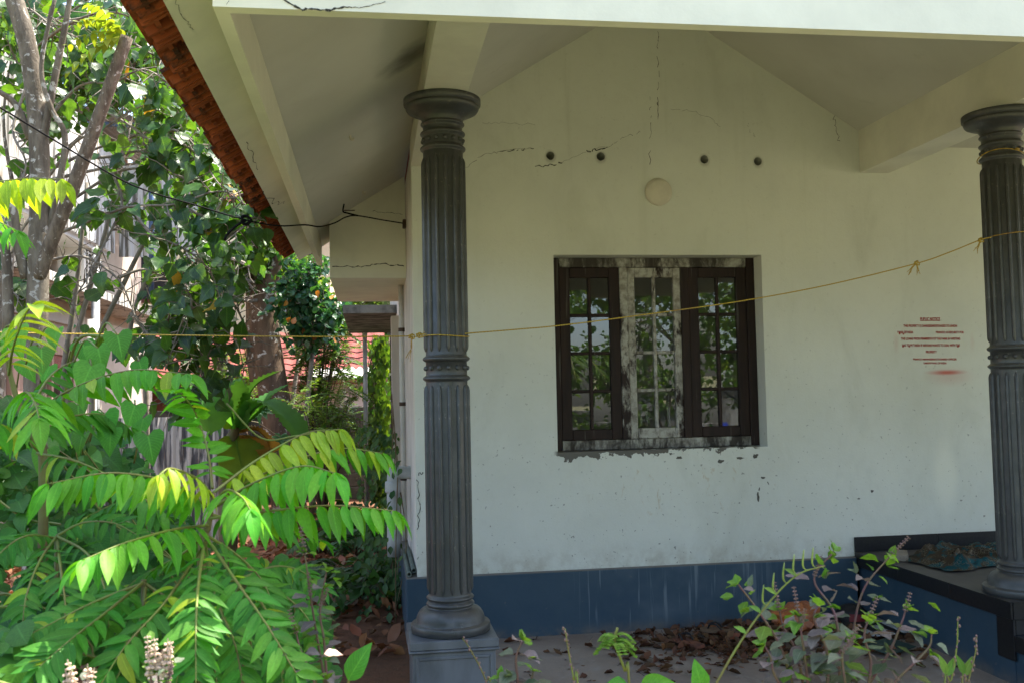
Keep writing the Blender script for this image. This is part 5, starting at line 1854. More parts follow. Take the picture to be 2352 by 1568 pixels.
def crumple(name, label, cat, c, size, mat, seed, flat=.45, sub=3):
    bm = bmesh.new()
    bmesh.ops.create_icosphere(bm, subdivisions=sub, radius=1)
    for v in bm.verts:
        n = mnoise.fractal(v.co * 1.6 + Vector((seed, 0, 0)), .8, 2.0, 4)
        n2 = abs(mnoise.noise(v.co * 3.1 + Vector((0, seed, 0))))
        k = 1 + .35 * n - .35 * n2
        v.co = Vector((v.co.x * size[0] * k, v.co.y * size[1] * k, max(-.25, v.co.z) * size[2] * k))
    zmin = min(v.co.z for v in bm.verts)
    for v in bm.verts:
        v.co.z -= zmin
    me = bpy.data.meshes.new(name)
    bm.to_mesh(me)
    bm.free()
    me.materials.append(mat)
    return link(name, me, matrix=Matrix.Translation(c), label=label, cat=cat)


m_bag = simple('orange_plastic', (0.42, 0.13, 0.035), .4, .35, 7, .1, col2=(.30, .10, .05))
bg = onz(1825, 1445, .012)
crumple('carrier_bag', 'crumpled orange carrier bag on the leaf drift', 'bag', (bg.x, bg.y - .04, .045), (.20, .13, .11), m_bag, 3.1)
m_black = simple('black_fabric', (0.012, 0.011, 0.012), .6, .3, 20, .1)
m_darkred = simple('dark_red_fabric', (0.16, 0.02, 0.022), .6, .3, 20, .1)
cp0 = Vector((3.10, 6.02, .0))
cap_t = thing('cap', 'dark peaked cap with red front dropped by the plinth', 'cap', tuple(cp0 + Vector((0, 0, .06))))
mb = MB()
n = 20
dome = [(.10, .0), (.102, .03), (.092, .065), (.066, .09), (.03, .103), (.002, .106)]
mb.add([(cp0.x + r_ * math.cos(2 * math.pi * k / n) * 1.05, cp0.y + r_ * math.sin(2 * math.pi * k / n), .06 + z) for r_, z in dome for k in range(n)],
       [(i * n + k, i * n + (k + 1) % n, (i + 1) * n + (k + 1) % n, (i + 1) * n + k) for i in range(len(dome) - 1) for k in range(n)])
mb.build('crown', m_black, cap_t, True)
mb = MB()
vs = []
for i in range(9):
    a_ = -math.pi * (.5 + .36 * (i / 4 - 1))
    for r_, z in ((.095, .07), (.14, .068), (.165, .058)):
        rr = r_ if abs(i - 4) < 4 else .1
        vs.append((cp0.x + rr * math.cos(a_), cp0.y + rr * math.sin(a_), z))
mb.add(vs, [(i * 3 + k, i * 3 + k + 1, i * 3 + k + 4, i * 3 + k + 3) for i in range(8) for k in range(2)])
mb.build('peak', m_black, cap_t, True)
MB().add([(cp0.x + .104 * math.cos(a_), cp0.y - .003 + .104 * math.sin(a_), .06 + z) for z in (.012, .06) for a_ in np.linspace(-2.2, -.95, 7)], [(i, i + 1, i + 8, i + 7) for i in range(6)]).build('front_panel', m_darkred, cap_t, True)


def slipper(name, label, p, ang, mat):
    t = thing(name, label, 'slipper', p)
    M = Matrix.Translation(p) @ Matrix.Rotation(R(ang), 4, 'Z')
    out = [(.0, -.13), (.035, -.12), (.042, -.06), (.034, .0), (.045, .06), (.042, .11), (.015, .135), (-.02, .13), (-.042, .09), (-.042, .04), (-.032, -.02), (-.04, -.08), (-.03, -.12)]
    mb = MB().prism(out, (0, .018), 'z')
    mb.v = [tuple(M @ Vector(v)) for v in mb.v]
    mb.build('sole', mat, t)
    for sg in (-1, 1):
        S = [M @ Vector(q) for q in ((sg * .04, -.01, .016), (sg * .034, .03, .05), (sg * .012, .07, .045), (0, .085, .018))]
        MB().tube(catmull(S, 4), .006, 6).build('strap', m_black, t, True)


sp = onz(1655, 1462, .012)
slipper('slipper', 'worn brown slipper lying at the left end of the leaf drift', (sp.x, sp.y - .02, .05), 65, simple('brown_rubber', (.15, .09, .05), .7, .3, 12, .1))
sp = onz(1580, 1486, .012)
slipper('slipper', 'worn brown slipper tipped among the leaves nearer the camera', (sp.x, sp.y, .035), 20, m_brownwood)
# striped mat / board scraps
mp_ = thing('striped_mat', 'scrap of black and grey striped mat under the cap', 'mat', (3.0, 5.9, .012))
for k in range(9):
    MB().box(2.85 + k * .05, 2.898 + k * .05, 5.66 + .02 * (k % 2), 6.06, .03 + .003 * k, .036 + .003 * k).build('strip', m_black if k % 2 else m_pvc, mp_)
bd = MB().bevbox(-.14, .14, -.09, .09, 0, .006, .002).mesh('board_scrap', simple('dark_green_board', (.03, .06, .05), .6, .3, 6, .05))
link('board_scrap', bd, matrix=Matrix.Translation((3.02, 5.42, .045)) @ Matrix.Rotation(R(30), 4, 'Z') @ Matrix.Rotation(.12, 4, 'X'), label='dark green board scrap on the leaves beside the platform', cat='board')

# ------------------------------------------------------------------ saplings with paired leaflets (nearest plants)
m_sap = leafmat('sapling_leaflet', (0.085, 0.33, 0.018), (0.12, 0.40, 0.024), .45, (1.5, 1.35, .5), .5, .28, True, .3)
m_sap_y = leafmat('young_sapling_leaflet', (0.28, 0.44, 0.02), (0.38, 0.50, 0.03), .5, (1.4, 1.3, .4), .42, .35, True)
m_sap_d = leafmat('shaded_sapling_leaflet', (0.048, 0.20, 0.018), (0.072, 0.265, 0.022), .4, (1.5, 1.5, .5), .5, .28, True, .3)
m_rachis = simple('yellow_green_stalk', (0.15, 0.20, 0.03), .5, .35, 10, .0, col2=(.14, .12, .03))
m_sapstem = simple('green_brown_stem', (0.14, 0.15, 0.035), .6, .4, 9, .15, col2=(.12, .075, .03))


def frond(t, pts, pairs, Ll, hang, mat, seed, wide=1.0, flat_n=None, start=.14):
    rg = random.Random(seed)
    pairs = int(pairs * 1.25)
    Q = catmull(pts, 12)
    m = len(Q)
    fr = MB().tube(Q, [.0042 * (1 - .75 * i / m) for i in range(m)], 5).build('frond', m_rachis, t, True)
    for k in range(pairs):
        s = start + (1 - start) * k / (pairs - 1)
        i = min(m - 1, int(round(s * (m - 1))))
        p = Q[i]
        tg = (Q[min(i + 1, m - 1)] - Q[max(i - 1, 0)]).normalized()
        upv = Vector(flat_n) if flat_n else Vector((0, 0, 1))
        side = tg.cross(upv)
        side = side.normalized() if side.length > .05 else Vector((1, 0, 0))
        nn = side.cross(tg)
        sz = Ll * (.62 + .38 * math.sin(math.pi * min(1, .12 + .72 * s)))
        for sg in (-1, 1):
            if rg.random() < .035:
                continue
            ml = m_sap_y if rg.random() < .04 else mat
            d = side * sg + tg * (.42 + .35 * s) + Vector((0, 0, -hang)) + rv(rg, .2)
            n = nn + side * sg * hang * .8 + rv(rg, .26)
            leaf_obj('leaflet', T_LANCE[rg.choice((0, 0, 1, 2, 3))], ml, fr, p + tg * rg.uniform(-.003, .003), d, n, sz * rg.uniform(.78, 1.12), wide * rg.uniform(.72, .95))
    leaf_obj('leaflet', T_LANCE[1], mat, fr, Q[-1], (Q[-1] - Q[-4]).normalized() + Vector((0, 0, -hang * .6)), Vector((0, 0, 1)), Ll * .85, wide)


def P3(*pp):
    return [at(a, b, c) for a, b, c in pp]


s1 = thing('sapling', 'tallest bright green sapling with long paired leaflets at the lower middle left', 'sapling', (at(465, 1300, 2.35).x, 2.35, 0), 'paired-leaf saplings')
MB().tube(catmull([(at(470, 1300, 2.35).x + .02, 2.35, 0), (at(470, 1300, 2.35).x, 2.35, .5), at(462, 1290, 2.35), at(478, 1215, 2.35), at(490, 1130, 2.35)], 5), [.013 - .0004 * i for i in range(21)], 8).build('stem', m_sapstem, s1, True)
F = [
    (((480, 1190, 2.35), (600, 1175, 2.25), (760, 1160, 2.2), (905, 1172, 2.2)), 13, .088, 1.3, m_sap),
    (((490, 1165, 2.35), (580, 1110, 2.3), (690, 1070, 2.2), (770, 1085, 2.1)), 11, .095, 1.4, m_sap),
    (((490, 1150, 2.35), (620, 1080, 2.5), (770, 1030, 2.6), (880, 1040, 2.65)), 12, .085, 1.2, m_sap),
    (((490, 1130, 2.35), (590, 1055, 2.45), (700, 995, 2.5), (780, 985, 2.5)), 11, .088, 1.5, m_sap_y),
    (((485, 1170, 2.35), (400, 1110, 2.25), (260, 1085, 2.15), (110, 1110, 2.1)), 14, .090, 1.3, m_sap),
    (((488, 1140, 2.35), (455, 1100, 2.2), (395, 1075, 2.0), (365, 1090, 1.95)), 7, .080, 1.2, m_sap_y),
    (((488, 1160, 2.35), (520, 1125, 2.15), (555, 1140, 1.95), (575, 1170, 1.88)), 8, .085, 1.0, m_sap),
    (((480, 1205, 2.35), (400, 1215, 2.2), (290, 1245, 2.05), (190, 1285, 1.98)), 12, .092, .8, m_sap),
    (((488, 1120, 2.4), (478, 1040, 2.5), (450, 950, 2.5), (415, 900, 2.4)), 12, .075, .35, m_sap),
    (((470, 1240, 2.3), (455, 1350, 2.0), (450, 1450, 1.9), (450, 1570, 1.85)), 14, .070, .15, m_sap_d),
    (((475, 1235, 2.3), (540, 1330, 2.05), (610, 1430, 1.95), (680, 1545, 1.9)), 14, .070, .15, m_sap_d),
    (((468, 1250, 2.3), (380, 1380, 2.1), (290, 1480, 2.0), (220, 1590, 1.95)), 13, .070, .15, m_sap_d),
]
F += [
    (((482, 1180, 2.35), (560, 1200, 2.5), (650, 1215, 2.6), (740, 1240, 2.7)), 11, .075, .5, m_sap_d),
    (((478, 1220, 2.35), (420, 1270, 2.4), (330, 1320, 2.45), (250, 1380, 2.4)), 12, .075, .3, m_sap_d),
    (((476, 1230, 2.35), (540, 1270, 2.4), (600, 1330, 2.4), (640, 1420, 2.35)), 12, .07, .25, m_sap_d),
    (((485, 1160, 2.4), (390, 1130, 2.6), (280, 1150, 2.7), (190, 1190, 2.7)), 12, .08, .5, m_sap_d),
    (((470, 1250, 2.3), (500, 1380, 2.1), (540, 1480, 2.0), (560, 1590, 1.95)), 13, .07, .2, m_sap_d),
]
s1b = thing('sapling', 'lower drooping fronds of the tallest sapling on an added second stem', 'sapling', (at(455, 1300, 2.42).x, 2.42, 0), 'paired-leaf saplings')  # lower fronds of the same sapling, split off under an added stem
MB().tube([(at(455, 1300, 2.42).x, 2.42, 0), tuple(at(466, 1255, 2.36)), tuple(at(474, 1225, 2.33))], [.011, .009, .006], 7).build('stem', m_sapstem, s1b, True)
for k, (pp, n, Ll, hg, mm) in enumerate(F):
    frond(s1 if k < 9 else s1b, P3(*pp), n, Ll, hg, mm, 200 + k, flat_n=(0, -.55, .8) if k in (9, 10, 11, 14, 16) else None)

s2 = thing('sapling', 'sapling at the far left edge with fronds arching over the vines', 'sapling', (at(60, 1100, 2.7).x, 2.7, 0), 'paired-leaf saplings')
MB().tube(catmull([(at(80, 1100, 2.7).x, 2.7, 0), at(100, 1150, 2.7), at(80, 1020, 2.7), at(40, 920, 2.7), at(10, 800, 2.7)], 5), [.015 - .0005 * i for i in range(21)], 8).build('stem', m_sapstem, s2, True)
F = [
    (((60, 960, 2.7), (170, 890, 2.65), (300, 850, 2.6), (430, 858, 2.5)), 12, .105, .7, m_sap),
    (((20, 860, 2.7), (30, 800, 2.5), (55, 730, 2.3), (75, 700, 2.2)), 10, .100, .5, m_sap_y),
    (((40, 920, 2.7), (60, 900, 2.5), (80, 925, 2.3), (90, 960, 2.2)), 8, .11, .6, m_sap),
    (((10, 800, 2.7), (-40, 740, 2.6), (-110, 740, 2.5)), 9, .10, .8, m_sap),
    (((70, 1010, 2.7), (-10, 970, 2.5), (-60, 990, 2.4)), 9, .10, .8, m_sap),
    (((85, 1040, 2.7), (180, 1060, 2.5), (300, 1120, 2.4), (360, 1170, 2.35)), 12, .085, .6, m_sap_d),
]
F += [
    (((75, 1000, 2.7), (150, 960, 2.8), (230, 950, 2.9), (300, 980, 2.9)), 11, .085, .8, m_sap_d),
    (((60, 960, 2.7), (110, 870, 2.9), (170, 830, 3.0), (230, 840, 3.0)), 10, .09, .8, m_sap_d),
]
for k, (pp, n, Ll, hg, mm) in enumerate(F):
    frond(s2, P3(*pp), n, Ll, hg, mm, 230 + k, flat_n=(0, -.6, .7) if k in (1, 2) else None)

s3 = thing('sapling', 'low shaded sapling whose fronds droop at the bottom left corner', 'sapling', (at(330, 1500, 2.1).x, 2.2, 0), 'paired-leaf saplings')
sb = at(330, 1330, 2.25)
MB().tube([(sb.x, 2.25, 0), (sb.x, 2.25, .6), tuple(sb)], [.012, .010, .006], 7).build('stem', m_sapstem, s3, True)
F = [
    (((330, 1335, 2.25), (250, 1400, 2.1), (160, 1470, 2.0), (90, 1530, 1.95)), 12, .075, .12, m_sap_d),
    (((325, 1340, 2.25), (220, 1380, 2.2), (120, 1430, 2.15), (50, 1465, 2.1)), 12, .072, .12, m_sap_d),
    (((335, 1345, 2.25), (320, 1440, 2.1), (280, 1530, 2.0), (240, 1620, 1.95)), 12, .075, .12, m_sap_d),
    (((335, 1340, 2.25), (400, 1390, 2.2), (420, 1480, 2.1), (400, 1590, 2.05)), 12, .070, .12, m_sap_d),
    (((640, 1270, 2.6), (700, 1250, 2.6), (740, 1240, 2.6)), 6, .06, .5, m_sap_d),
]
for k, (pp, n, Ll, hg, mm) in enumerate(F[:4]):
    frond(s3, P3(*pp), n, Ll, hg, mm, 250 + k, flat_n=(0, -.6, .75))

s5 = thing('sapling', 'small-leaved shaded sapling at the bottom between the drooping fronds', 'sapling', (at(560, 1500, 2.5).x, 2.5, 0), 'paired-leaf saplings')
sb = at(560, 1330, 2.5)
MB().tube([(sb.x, 2.5, 0), (sb.x, 2.5, .6), tuple(sb)], [.010, .009, .005], 7).build('stem', m_sapstem, s5, True)
for k, pp in enumerate((((560, 1330, 2.5), (610, 1400, 2.3), (640, 1480, 2.2), (650, 1580, 2.15)), ((560, 1330, 2.5), (520, 1400, 2.35), (490, 1480, 2.25), (500, 1580, 2.2)), ((560, 1335, 2.5), (640, 1360, 2.45), (700, 1410, 2.4), (735, 1480, 2.35)), ((555, 1330, 2.5), (480, 1340, 2.5), (400, 1380, 2.45), (340, 1440, 2.4)), ((560, 1325, 2.5), (630, 1300, 2.55), (690, 1310, 2.55), (735, 1350, 2.5)))):
    frond(s5, P3(*pp), 12, .058, .15, m_sap_d, 270 + k, flat_n=(0, -.6, .75))
s6 = thing('sapling', 'small-leaved shaded sapling low at the left edge under the arching fronds', 'sapling', (at(120, 1400, 2.6).x, 2.6, 0), 'paired-leaf saplings')
sb = at(130, 1230, 2.6)
MB().tube([(sb.x, 2.6, 0), (sb.x, 2.6, .7), tuple(sb)], [.010, .009, .005], 7).build('stem', m_sapstem, s6, True)
for k, pp in enumerate((((130, 1230, 2.6), (200, 1270, 2.4), (240, 1350, 2.3), (250, 1440, 2.25)), ((130, 1230, 2.6), (90, 1290, 2.4), (60, 1370, 2.3), (50, 1460, 2.25)), ((130, 1235, 2.6), (60, 1230, 2.5), (0, 1270, 2.45), (-40, 1330, 2.4)), ((130, 1230, 2.6), (190, 1200, 2.6), (260, 1200, 2.55), (320, 1230, 2.5)), ((130, 1235, 2.6), (140, 1310, 2.35), (150, 1400, 2.25), (140, 1500, 2.2)))):
    frond(s6, P3(*pp), 12, .060, .15, m_sap_d, 280 + k, flat_n=(0, -.6, .75))

s4 = thing('sapling', 'sunlit sapling frond hanging across the pale trunk at upper left', 'sapling', (at(-60, 900, 3.4).x, 3.4, 0), 'paired-leaf saplings')
sb = at(-70, 560, 3.4)
MB().tube(catmull([(sb.x - .1, 3.4, 0), (sb.x - .05, 3.4, 1.0), tuple(sb)], 5), [.016 - .0008 * i for i in range(11)], 7).build('stem', m_sapstem, s4, True)
frond(s4, P3((-70, 560, 3.4), (-40, 440, 3.35), (40, 412, 3.3), (140, 412, 3.25)), 11, .12, 1.6, m_sap_y, 261)
frond(s4, P3((-70, 560, 3.4), (-60, 520, 3.2), (-20, 505, 3.1), (40, 530, 3.0)), 8, .11, 1.0, m_sap, 262)

# ------------------------------------------------------------------ heart-leaved vine mound
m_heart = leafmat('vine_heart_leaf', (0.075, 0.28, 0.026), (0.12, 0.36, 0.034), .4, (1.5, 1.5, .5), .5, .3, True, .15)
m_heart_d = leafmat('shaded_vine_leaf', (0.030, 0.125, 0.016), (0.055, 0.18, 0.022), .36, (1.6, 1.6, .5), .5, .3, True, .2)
vm = thing('vine_mound', 'dense mound of heart-leaved vine filling the lower left', 'vine', (-1.3, 2.8, 0))
rg = random.Random(66)


def mound_z(x, y):
    e = 1.22 - .16 * max(0, 2.9 - y) - .10 * max(0, y - 3.2)
    edge_x = -.30 - .15 * max(0, 3.0 - y) * 0 + .05 * math.sin(y * 4)
    e *= min(1, max(0.0, (edge_x - x) / .45)) ** .5 if x > edge_x - .45 else 1
    q = min(1, max(0, (-.78 - x) / .35)) * min(1, max(0, (y - 2.7) / .5))
    e += .40 * q * q * (3 - 2 * q)
    return e + .10 * mnoise.noise((x * 2.3, y * 2.3, 0)) + .05 * mnoise.noise((x * 6, y * 6, 3))


cand = []
for _ in range(10500):
    x, y = rg.uniform(-3.0, -.25), rg.uniform(1.75, 4.6)
    z = mound_z(x, y)
    if z < .15:
        continue
    z -= abs(rg.gauss(0, .17))
    sl_ = Vector((mound_z(x + .05, y) - z, mound_z(x, y + .05) - z, 0))
    n = Vector((0, -.45, .85)) + rv(rg, .65)
    d = Vector((rg.uniform(-.8, .8), -.65, -.35)) + rv(rg, .35)
    cand.append((Vector((x, y, z)), d, n, rg.choice((.035, .045, .05, .06, .085)) * rg.uniform(.8, 1.2)))
vis = [c for c in cand if -30 < screen(c[0])[0] < 760 and screen(c[0])[1] < 1600]
vis.sort(key=lambda c: (c[0] - EYE).length / c[3] - (c[0].z * 10))
big = vis[:290]
bigset = set(id(c) for c in big)
for p, d, n, s in big:
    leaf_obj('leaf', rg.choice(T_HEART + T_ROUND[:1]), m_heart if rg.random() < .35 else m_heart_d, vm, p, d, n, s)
L = Leaves()
for c in cand:
    if id(c) not in bigset:
        L.add(rg.choice(T_HEART + T_ROUND), c[0], c[1], c[2], c[3] * .85)
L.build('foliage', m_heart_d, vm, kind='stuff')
st = MB()
for _ in range(40):
    x, y = rg.uniform(-2.6, -.6), rg.uniform(2.0, 3.8)
    Q = [Vector((x + .25 * i * rg.uniform(.5, 1), y - .08 * i, mound_z(x + .2 * i, y - .08 * i) + rg.uniform(-.03, .04))) for i in range(4)]
    Q = [q for q in Q if q.z > .2]
    if len(Q) > 2:
        st.tube(catmull(Q, 5), .003, 4)
st.build('stems', m_rachis, vm, kind='stuff')
# bright vine leaves on long stalks above the mound, in front of the trunk
v2 = thing('climbing_vine', 'pale heart-leaved vine climbing in front of the pale trunk', 'vine', (-1.7, 3.3, 0))
pos_ = [(95, 800), (130, 760), (165, 800), (190, 790), (225, 800), (255, 800), (115, 840), (60, 830), (150, 850), (210, 840), (270, 770), (180, 760), (320, 830), (240, 950), (270, 930), (310, 930), (255, 990), (290, 980), (330, 960), (340, 1000), (150, 900), (120, 920), (180, 930), (70, 1000), (110, 1030), (40, 760), (220, 870), (130, 970), (190, 1000), (230, 1040)]
st = MB()
root = at(120, 1080, 3.3)
st.tube(catmull([(root.x, 3.3, 0), tuple(root), tuple(at(150, 900, 3.3)), tuple(at(180, 780, 3.2)), tuple(at(260, 775, 3.1))], 6), .005, 5)
for k, (px, py) in enumerate(pos_):
    if k % 3 == 2:
        continue
    Yv = 3.1 + rg.uniform(-.35, .35)
    p = at(px, py, Yv)
    q = at(px - rg.uniform(0, 60), py + rg.uniform(20, 70), Yv + .15)
    st.tube(catmull([tuple(q), tuple(q.lerp(p, .5) + Vector((0, 0, .05))), tuple(p)], 4), .0028, 4)
    leaf_obj('leaf', T_HEART[k % 3], m_heart, v2, p, Vector((rg.uniform(-.3, .4), -.45, -.75)), Vector((rg.uniform(-.4, .3), -.75, .6)), rg.uniform(.06, .09))
st.tube(catmull([tuple(at(520, 925, 3.0)), tuple(at(600, 1005, 3.0)), tuple(at(680, 1000, 3.0)), tuple(at(780, 985, 3.0))], 6), .003, 4)
st.build('stems', m_rachis, v2, True)
# broad dark leaves low at the right edge of the mound
v3 = thing('broad_leaf_vine', 'broad dull-green lobed leaves at the right edge of the vine mound', 'vine', (-.45, 2.9, 0))
st = MB()
for k in range(70):
    px, py = rg.uniform(540, 760), rg.uniform(1290, 1600)
    if px > 690 and py < 1380:
        continue
    p = at(px, py, 3.0 + rg.uniform(-.3, .2))
    st.tube(catmull([(-.5, 2.95, .2), (p.x, p.y + .1, p.z * .6), tuple(p)], 4), .003, 4)
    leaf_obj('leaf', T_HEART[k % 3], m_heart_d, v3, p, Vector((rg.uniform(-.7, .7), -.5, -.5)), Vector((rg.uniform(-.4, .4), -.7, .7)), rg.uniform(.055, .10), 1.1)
st.build('stems', m_rachis, v3, True)

# ------------------------------------------------------------------ holy basil plants and other weeds at the front
m_bas = leafmat('basil_leaf', (0.10, 0.15, 0.085), (0.15, 0.17, 0.12), .3, (1.3, 1.4, .6), .5, .3, True)
m_bas_p = leafmat('purple_basil_leaf', (0.16, 0.13, 0.13), (0.19, 0.165, 0.15), .25, (1.3, 1.1, .9), .5, .3, True)
m_bas_y = leafmat('young_basil_leaf', (0.11, 0.24, 0.03), (0.15, 0.28, 0.04), .4, (1.4, 1.4, .5), .5, .3, True)
m_bstem = simple('purple_stem', (0.13, 0.055, 0.062), .6, .4, 30, .05, col2=(.12, .10, .04))
m_spike = simple('brown_seed_spike', (0.17, 0.11, 0.075), .8, .4, 60, .0, col2=(.16, .10, .10))
m_spike_c = simple('cream_seed_spike', (0.62, 0.46, 0.33), .8, .3, 60, .0)
hb = bmesh.new()
bmesh.ops.create_icosphere(hb, subdivisions=1, radius=1)
HV = [tuple(v.co) for v in hb.verts]
HF = [tuple(v.index for v in f.verts) for f in hb.faces]
hb.free()


def spike(mb, p, d, L_, r_=.0042, step=.008):
    d = Vector(d).normalized()
    a = d.orthogonal().normalized()
    b = d.cross(a)
    mb.tube([p, Vector(p) + d * L_], [.0016, .0008], 4, False)
    k = 0
    s = 0.0
    while s < L_:
        for j in range(4):
            q = j * math.pi / 2 + k * .6
            c = Vector(p) + d * s + (a * math.cos(q) + b * math.sin(q)) * r_ * 1.15
            rr = r_ * (1 - .45 * s / L_) * rg.uniform(.8, 1.1)
            mb.add([(c.x + v[0] * rr, c.y + v[1] * rr, c.z + v[2] * rr * .8) for v in HV], HF)
        s += step
        k += 1


def basil(name, label, base, stems, size, seed, spikes=True, cream=False):
    off = 0 if cream else .27
    b0 = at(*[stems[0][0][0], 1700, base[1] + off])
    base = (b0.x, base[1] + off, 0)
    stems = [[(a, b, c + off) for a, b, c in S] for S in stems]
    size *= 1.0 if cream else 1.1
    """stems: list of pixel paths (px,py,Y) from low to tip"""
    rg = random.Random(seed)
    t = thing(name, label, 'plant', base, 'holy basil plants')
    for si, S in enumerate(stems):
        s0 = at(*S[0])
        Q = [Vector(base).lerp(s0, k / 5) for k in range(5)] + catmull([s0] + [at(*q) for q in S[1:]], 7)
        m = len(Q)
        stem = MB().tube(Q, [.0042 * (1 - .6 * i / m) for i in range(m)], 6).build('stem', m_bstem, t, True)
        ln = 0
        last = 0
        k = 0
        for i in range(1, m):
            ln += (Q[i] - Q[i - 1]).length
            if i < 6 or ln - last < .026:
                continue
            last = ln
            k += 1
            tg = (Q[i] - Q[i - 1]).normalized()
            a = tg.orthogonal().normalized()
            b = tg.cross(a)
            q0 = k * math.pi / 2 + rg.uniform(-.3, .3)
            for sg in (0, math.pi):
                d = (a * math.cos(q0 + sg) + b * math.sin(q0 + sg)) + tg * rg.uniform(-.1, .6) + Vector((0, 0, -.15))
                near_tip = i > m - 6
                mm = m_bas_y if (near_tip and rg.random() < .7) or rg.random() < .07 else (m_bas if rg.random() < .5 else m_bas_p)
                pp_ = Q[i] + d.normalized() * .012
                leaf_obj('leaf', T_OVATE[rg.randrange(4)], mm, t, pp_, d, tg + rv(rg, .35) + Vector((0, -.25, .3)), size * rg.uniform(.65, 1.15) * (.75 if near_tip else 1))
                if rg.random() < .22 and not near_tip:
                    e = pp_ + (d.normalized() * .5 + tg).normalized() * rg.uniform(.04, .08)
                    for sg2 in (-1, 1):
                        leaf_obj('leaf', T_OVATE[0], m_bas_y if rg.random() < .6 else m_bas, t, e, d + tg * .5 + rv(rg, .6), tg + rv(rg, .3), size * .6)
        tg = (Q[-1] - Q[-3]).normalized()
        for _ in range(4):
            leaf_obj('leaf', T_OVATE[0], m_bas_y, t, Q[-1], tg * .7 + rv(rg, .8), tg + rv(rg, .3), size * .55)
        if spikes and (cream or si % 2 == 0):
            mb = MB()
            spike(mb, Q[-1], tg + rv(rg, .1), rg.uniform(.04, .07), .0034)
            mb.build('seed_spike', m_spike_c if cream else m_spike, t)
        if spikes and rg.random() < .3:
            i = int(m * .75)
            mb = MB()
            spike(mb, Q[i], (Q[i] - Q[i - 1]).normalized() + rv(rg, .5), rg.uniform(.04, .06), .003)
            mb.build('seed_spike', m_spike, t)
    return t


YB2 = 1.95
basil('holy_basil', 'largest holy basil plant with purple stems before the platform steps', (at(1960, 1600, YB2).x, YB2, 0), [
    [(1950, 1600, 1.95), (1960, 1450, 1.95), (1985, 1350, 1.95), (2045, 1275, 1.95)],
    [(1930, 1600, 1.9), (1920, 1420, 1.9), (1870, 1330, 1.92), (1915, 1265, 1.92)],
    [(1975, 1600, 1.85), (2040, 1500, 1.85), (2070, 1430, 1.85), (2080, 1400, 1.85)],
    [(1900, 1600, 1.8), (1900, 1500, 1.8), (1870, 1420, 1.8), (1880, 1390, 1.8)],
    [(1990, 1600, 1.8), (2000, 1520, 1.8), (1985, 1460, 1.8), (1995, 1420, 1.8)],
    [(2010, 1620, 1.78), (2060, 1560, 1.78), (2130, 1490, 1.78), (2140, 1455, 1.78)],
    [(1955, 1620, 1.75), (1940, 1560, 1.75), (1935, 1500, 1.75), (1950, 1470, 1.75)],
], .047, 301)
basil('holy_basil', 'holy basil plant leaning left beside the largest one', (at(1810, 1620, 1.9).x, 1.9, 0), [
    [(1850, 1600, 1.9), (1830, 1500, 1.9), (1800, 1440, 1.9), (1790, 1400, 1.9)],
    [(1830, 1600, 1.85), (1790, 1480, 1.85), (1740, 1400, 1.85), (1695, 1340, 1.85)],
    [(1860, 1600, 1.8), (1850, 1520, 1.8), (1840, 1450, 1.8), (1835, 1415, 1.8)],
    [(1820, 1620, 1.8), (1780, 1550, 1.8), (1770, 1510, 1.8), (1755, 1480, 1.8)],
], .045, 302)
basil('holy_basil', 'small holy basil sprig in front of the pedestal', (at(1190, 1640, 1.8).x, 1.8, 0), [
    [(1195, 1640, 1.8), (1190, 1570, 1.8), (1185, 1510, 1.8), (1200, 1470, 1.8)],
    [(1200, 1640, 1.8), (1215, 1580, 1.8), (1225, 1540, 1.8)],
    [(1185, 1640, 1.8), (1160, 1580, 1.8), (1150, 1555, 1.8)],
], .042, 303, False)
basil('holy_basil', 'spindly grey holy basil stem beside the broad dull-green leaves', (at(745, 1640, 1.9).x, 1.9, 0), [
    [(760, 1640, 1.9), (735, 1500, 1.9), (715, 1380, 1.9), (700, 1270, 1.9)],
    [(755, 1640, 1.88), (745, 1480, 1.88), (735, 1400, 1.88), (750, 1310, 1.88)],
    [(745, 1640, 1.85), (720, 1560, 1.85), (690, 1490, 1.85), (680, 1450, 1.85)],
], .037, 304)
basil('holy_basil', 'holy basil with cream seed heads at the bottom left edge', (at(370, 1680, 1.7).x, 1.7, 0), [
    [(375, 1660, 1.7), (370, 1600, 1.7), (362, 1545, 1.7)],
    [(380, 1660, 1.7), (385, 1590, 1.7), (390, 1530, 1.7)],
    [(365, 1660, 1.7), (352, 1600, 1.7), (345, 1540, 1.7)],
], .030, 305, True, True)
basil('holy_basil', 'holy basil with pale heads cut by the bottom frame at far left', (at(180, 1700, 1.7).x, 1.7, 0), [
    [(185, 1680, 1.7), (180, 1640, 1.7), (170, 1590, 1.7)],
    [(190, 1680, 1.7), (200, 1640, 1.7), (205, 1600, 1.7)],
], .030, 306, True, True)
# broader seed heads of the front-left basil
mb_t = [o for o in COL.objects if o.get('label', '').startswith('holy basil with cream')][0]
for (px, py) in ((345, 1545), (358, 1530), (368, 1545), (385, 1520), (378, 1550)):
    mb = MB()
    spike(mb, at(px, py, 1.7), (rg.uniform(-.2, .2), 0, 1), .04, .0046, .010)
    mb.build('seed_spike', m_spike_c, mb_t)
mb_t = [o for o in COL.objects if o.get('label', '').startswith('holy basil with pale')][0]
for (px, py) in ((160, 1590), (170, 1575), (200, 1580), (205, 1595)):
    mb = MB()
    spike(mb, at(px, py, 1.7), (rg.uniform(-.2, .2), 0, 1), .04, .0046, .010)
    mb.build('seed_spike', m_spike_c, mb_t)

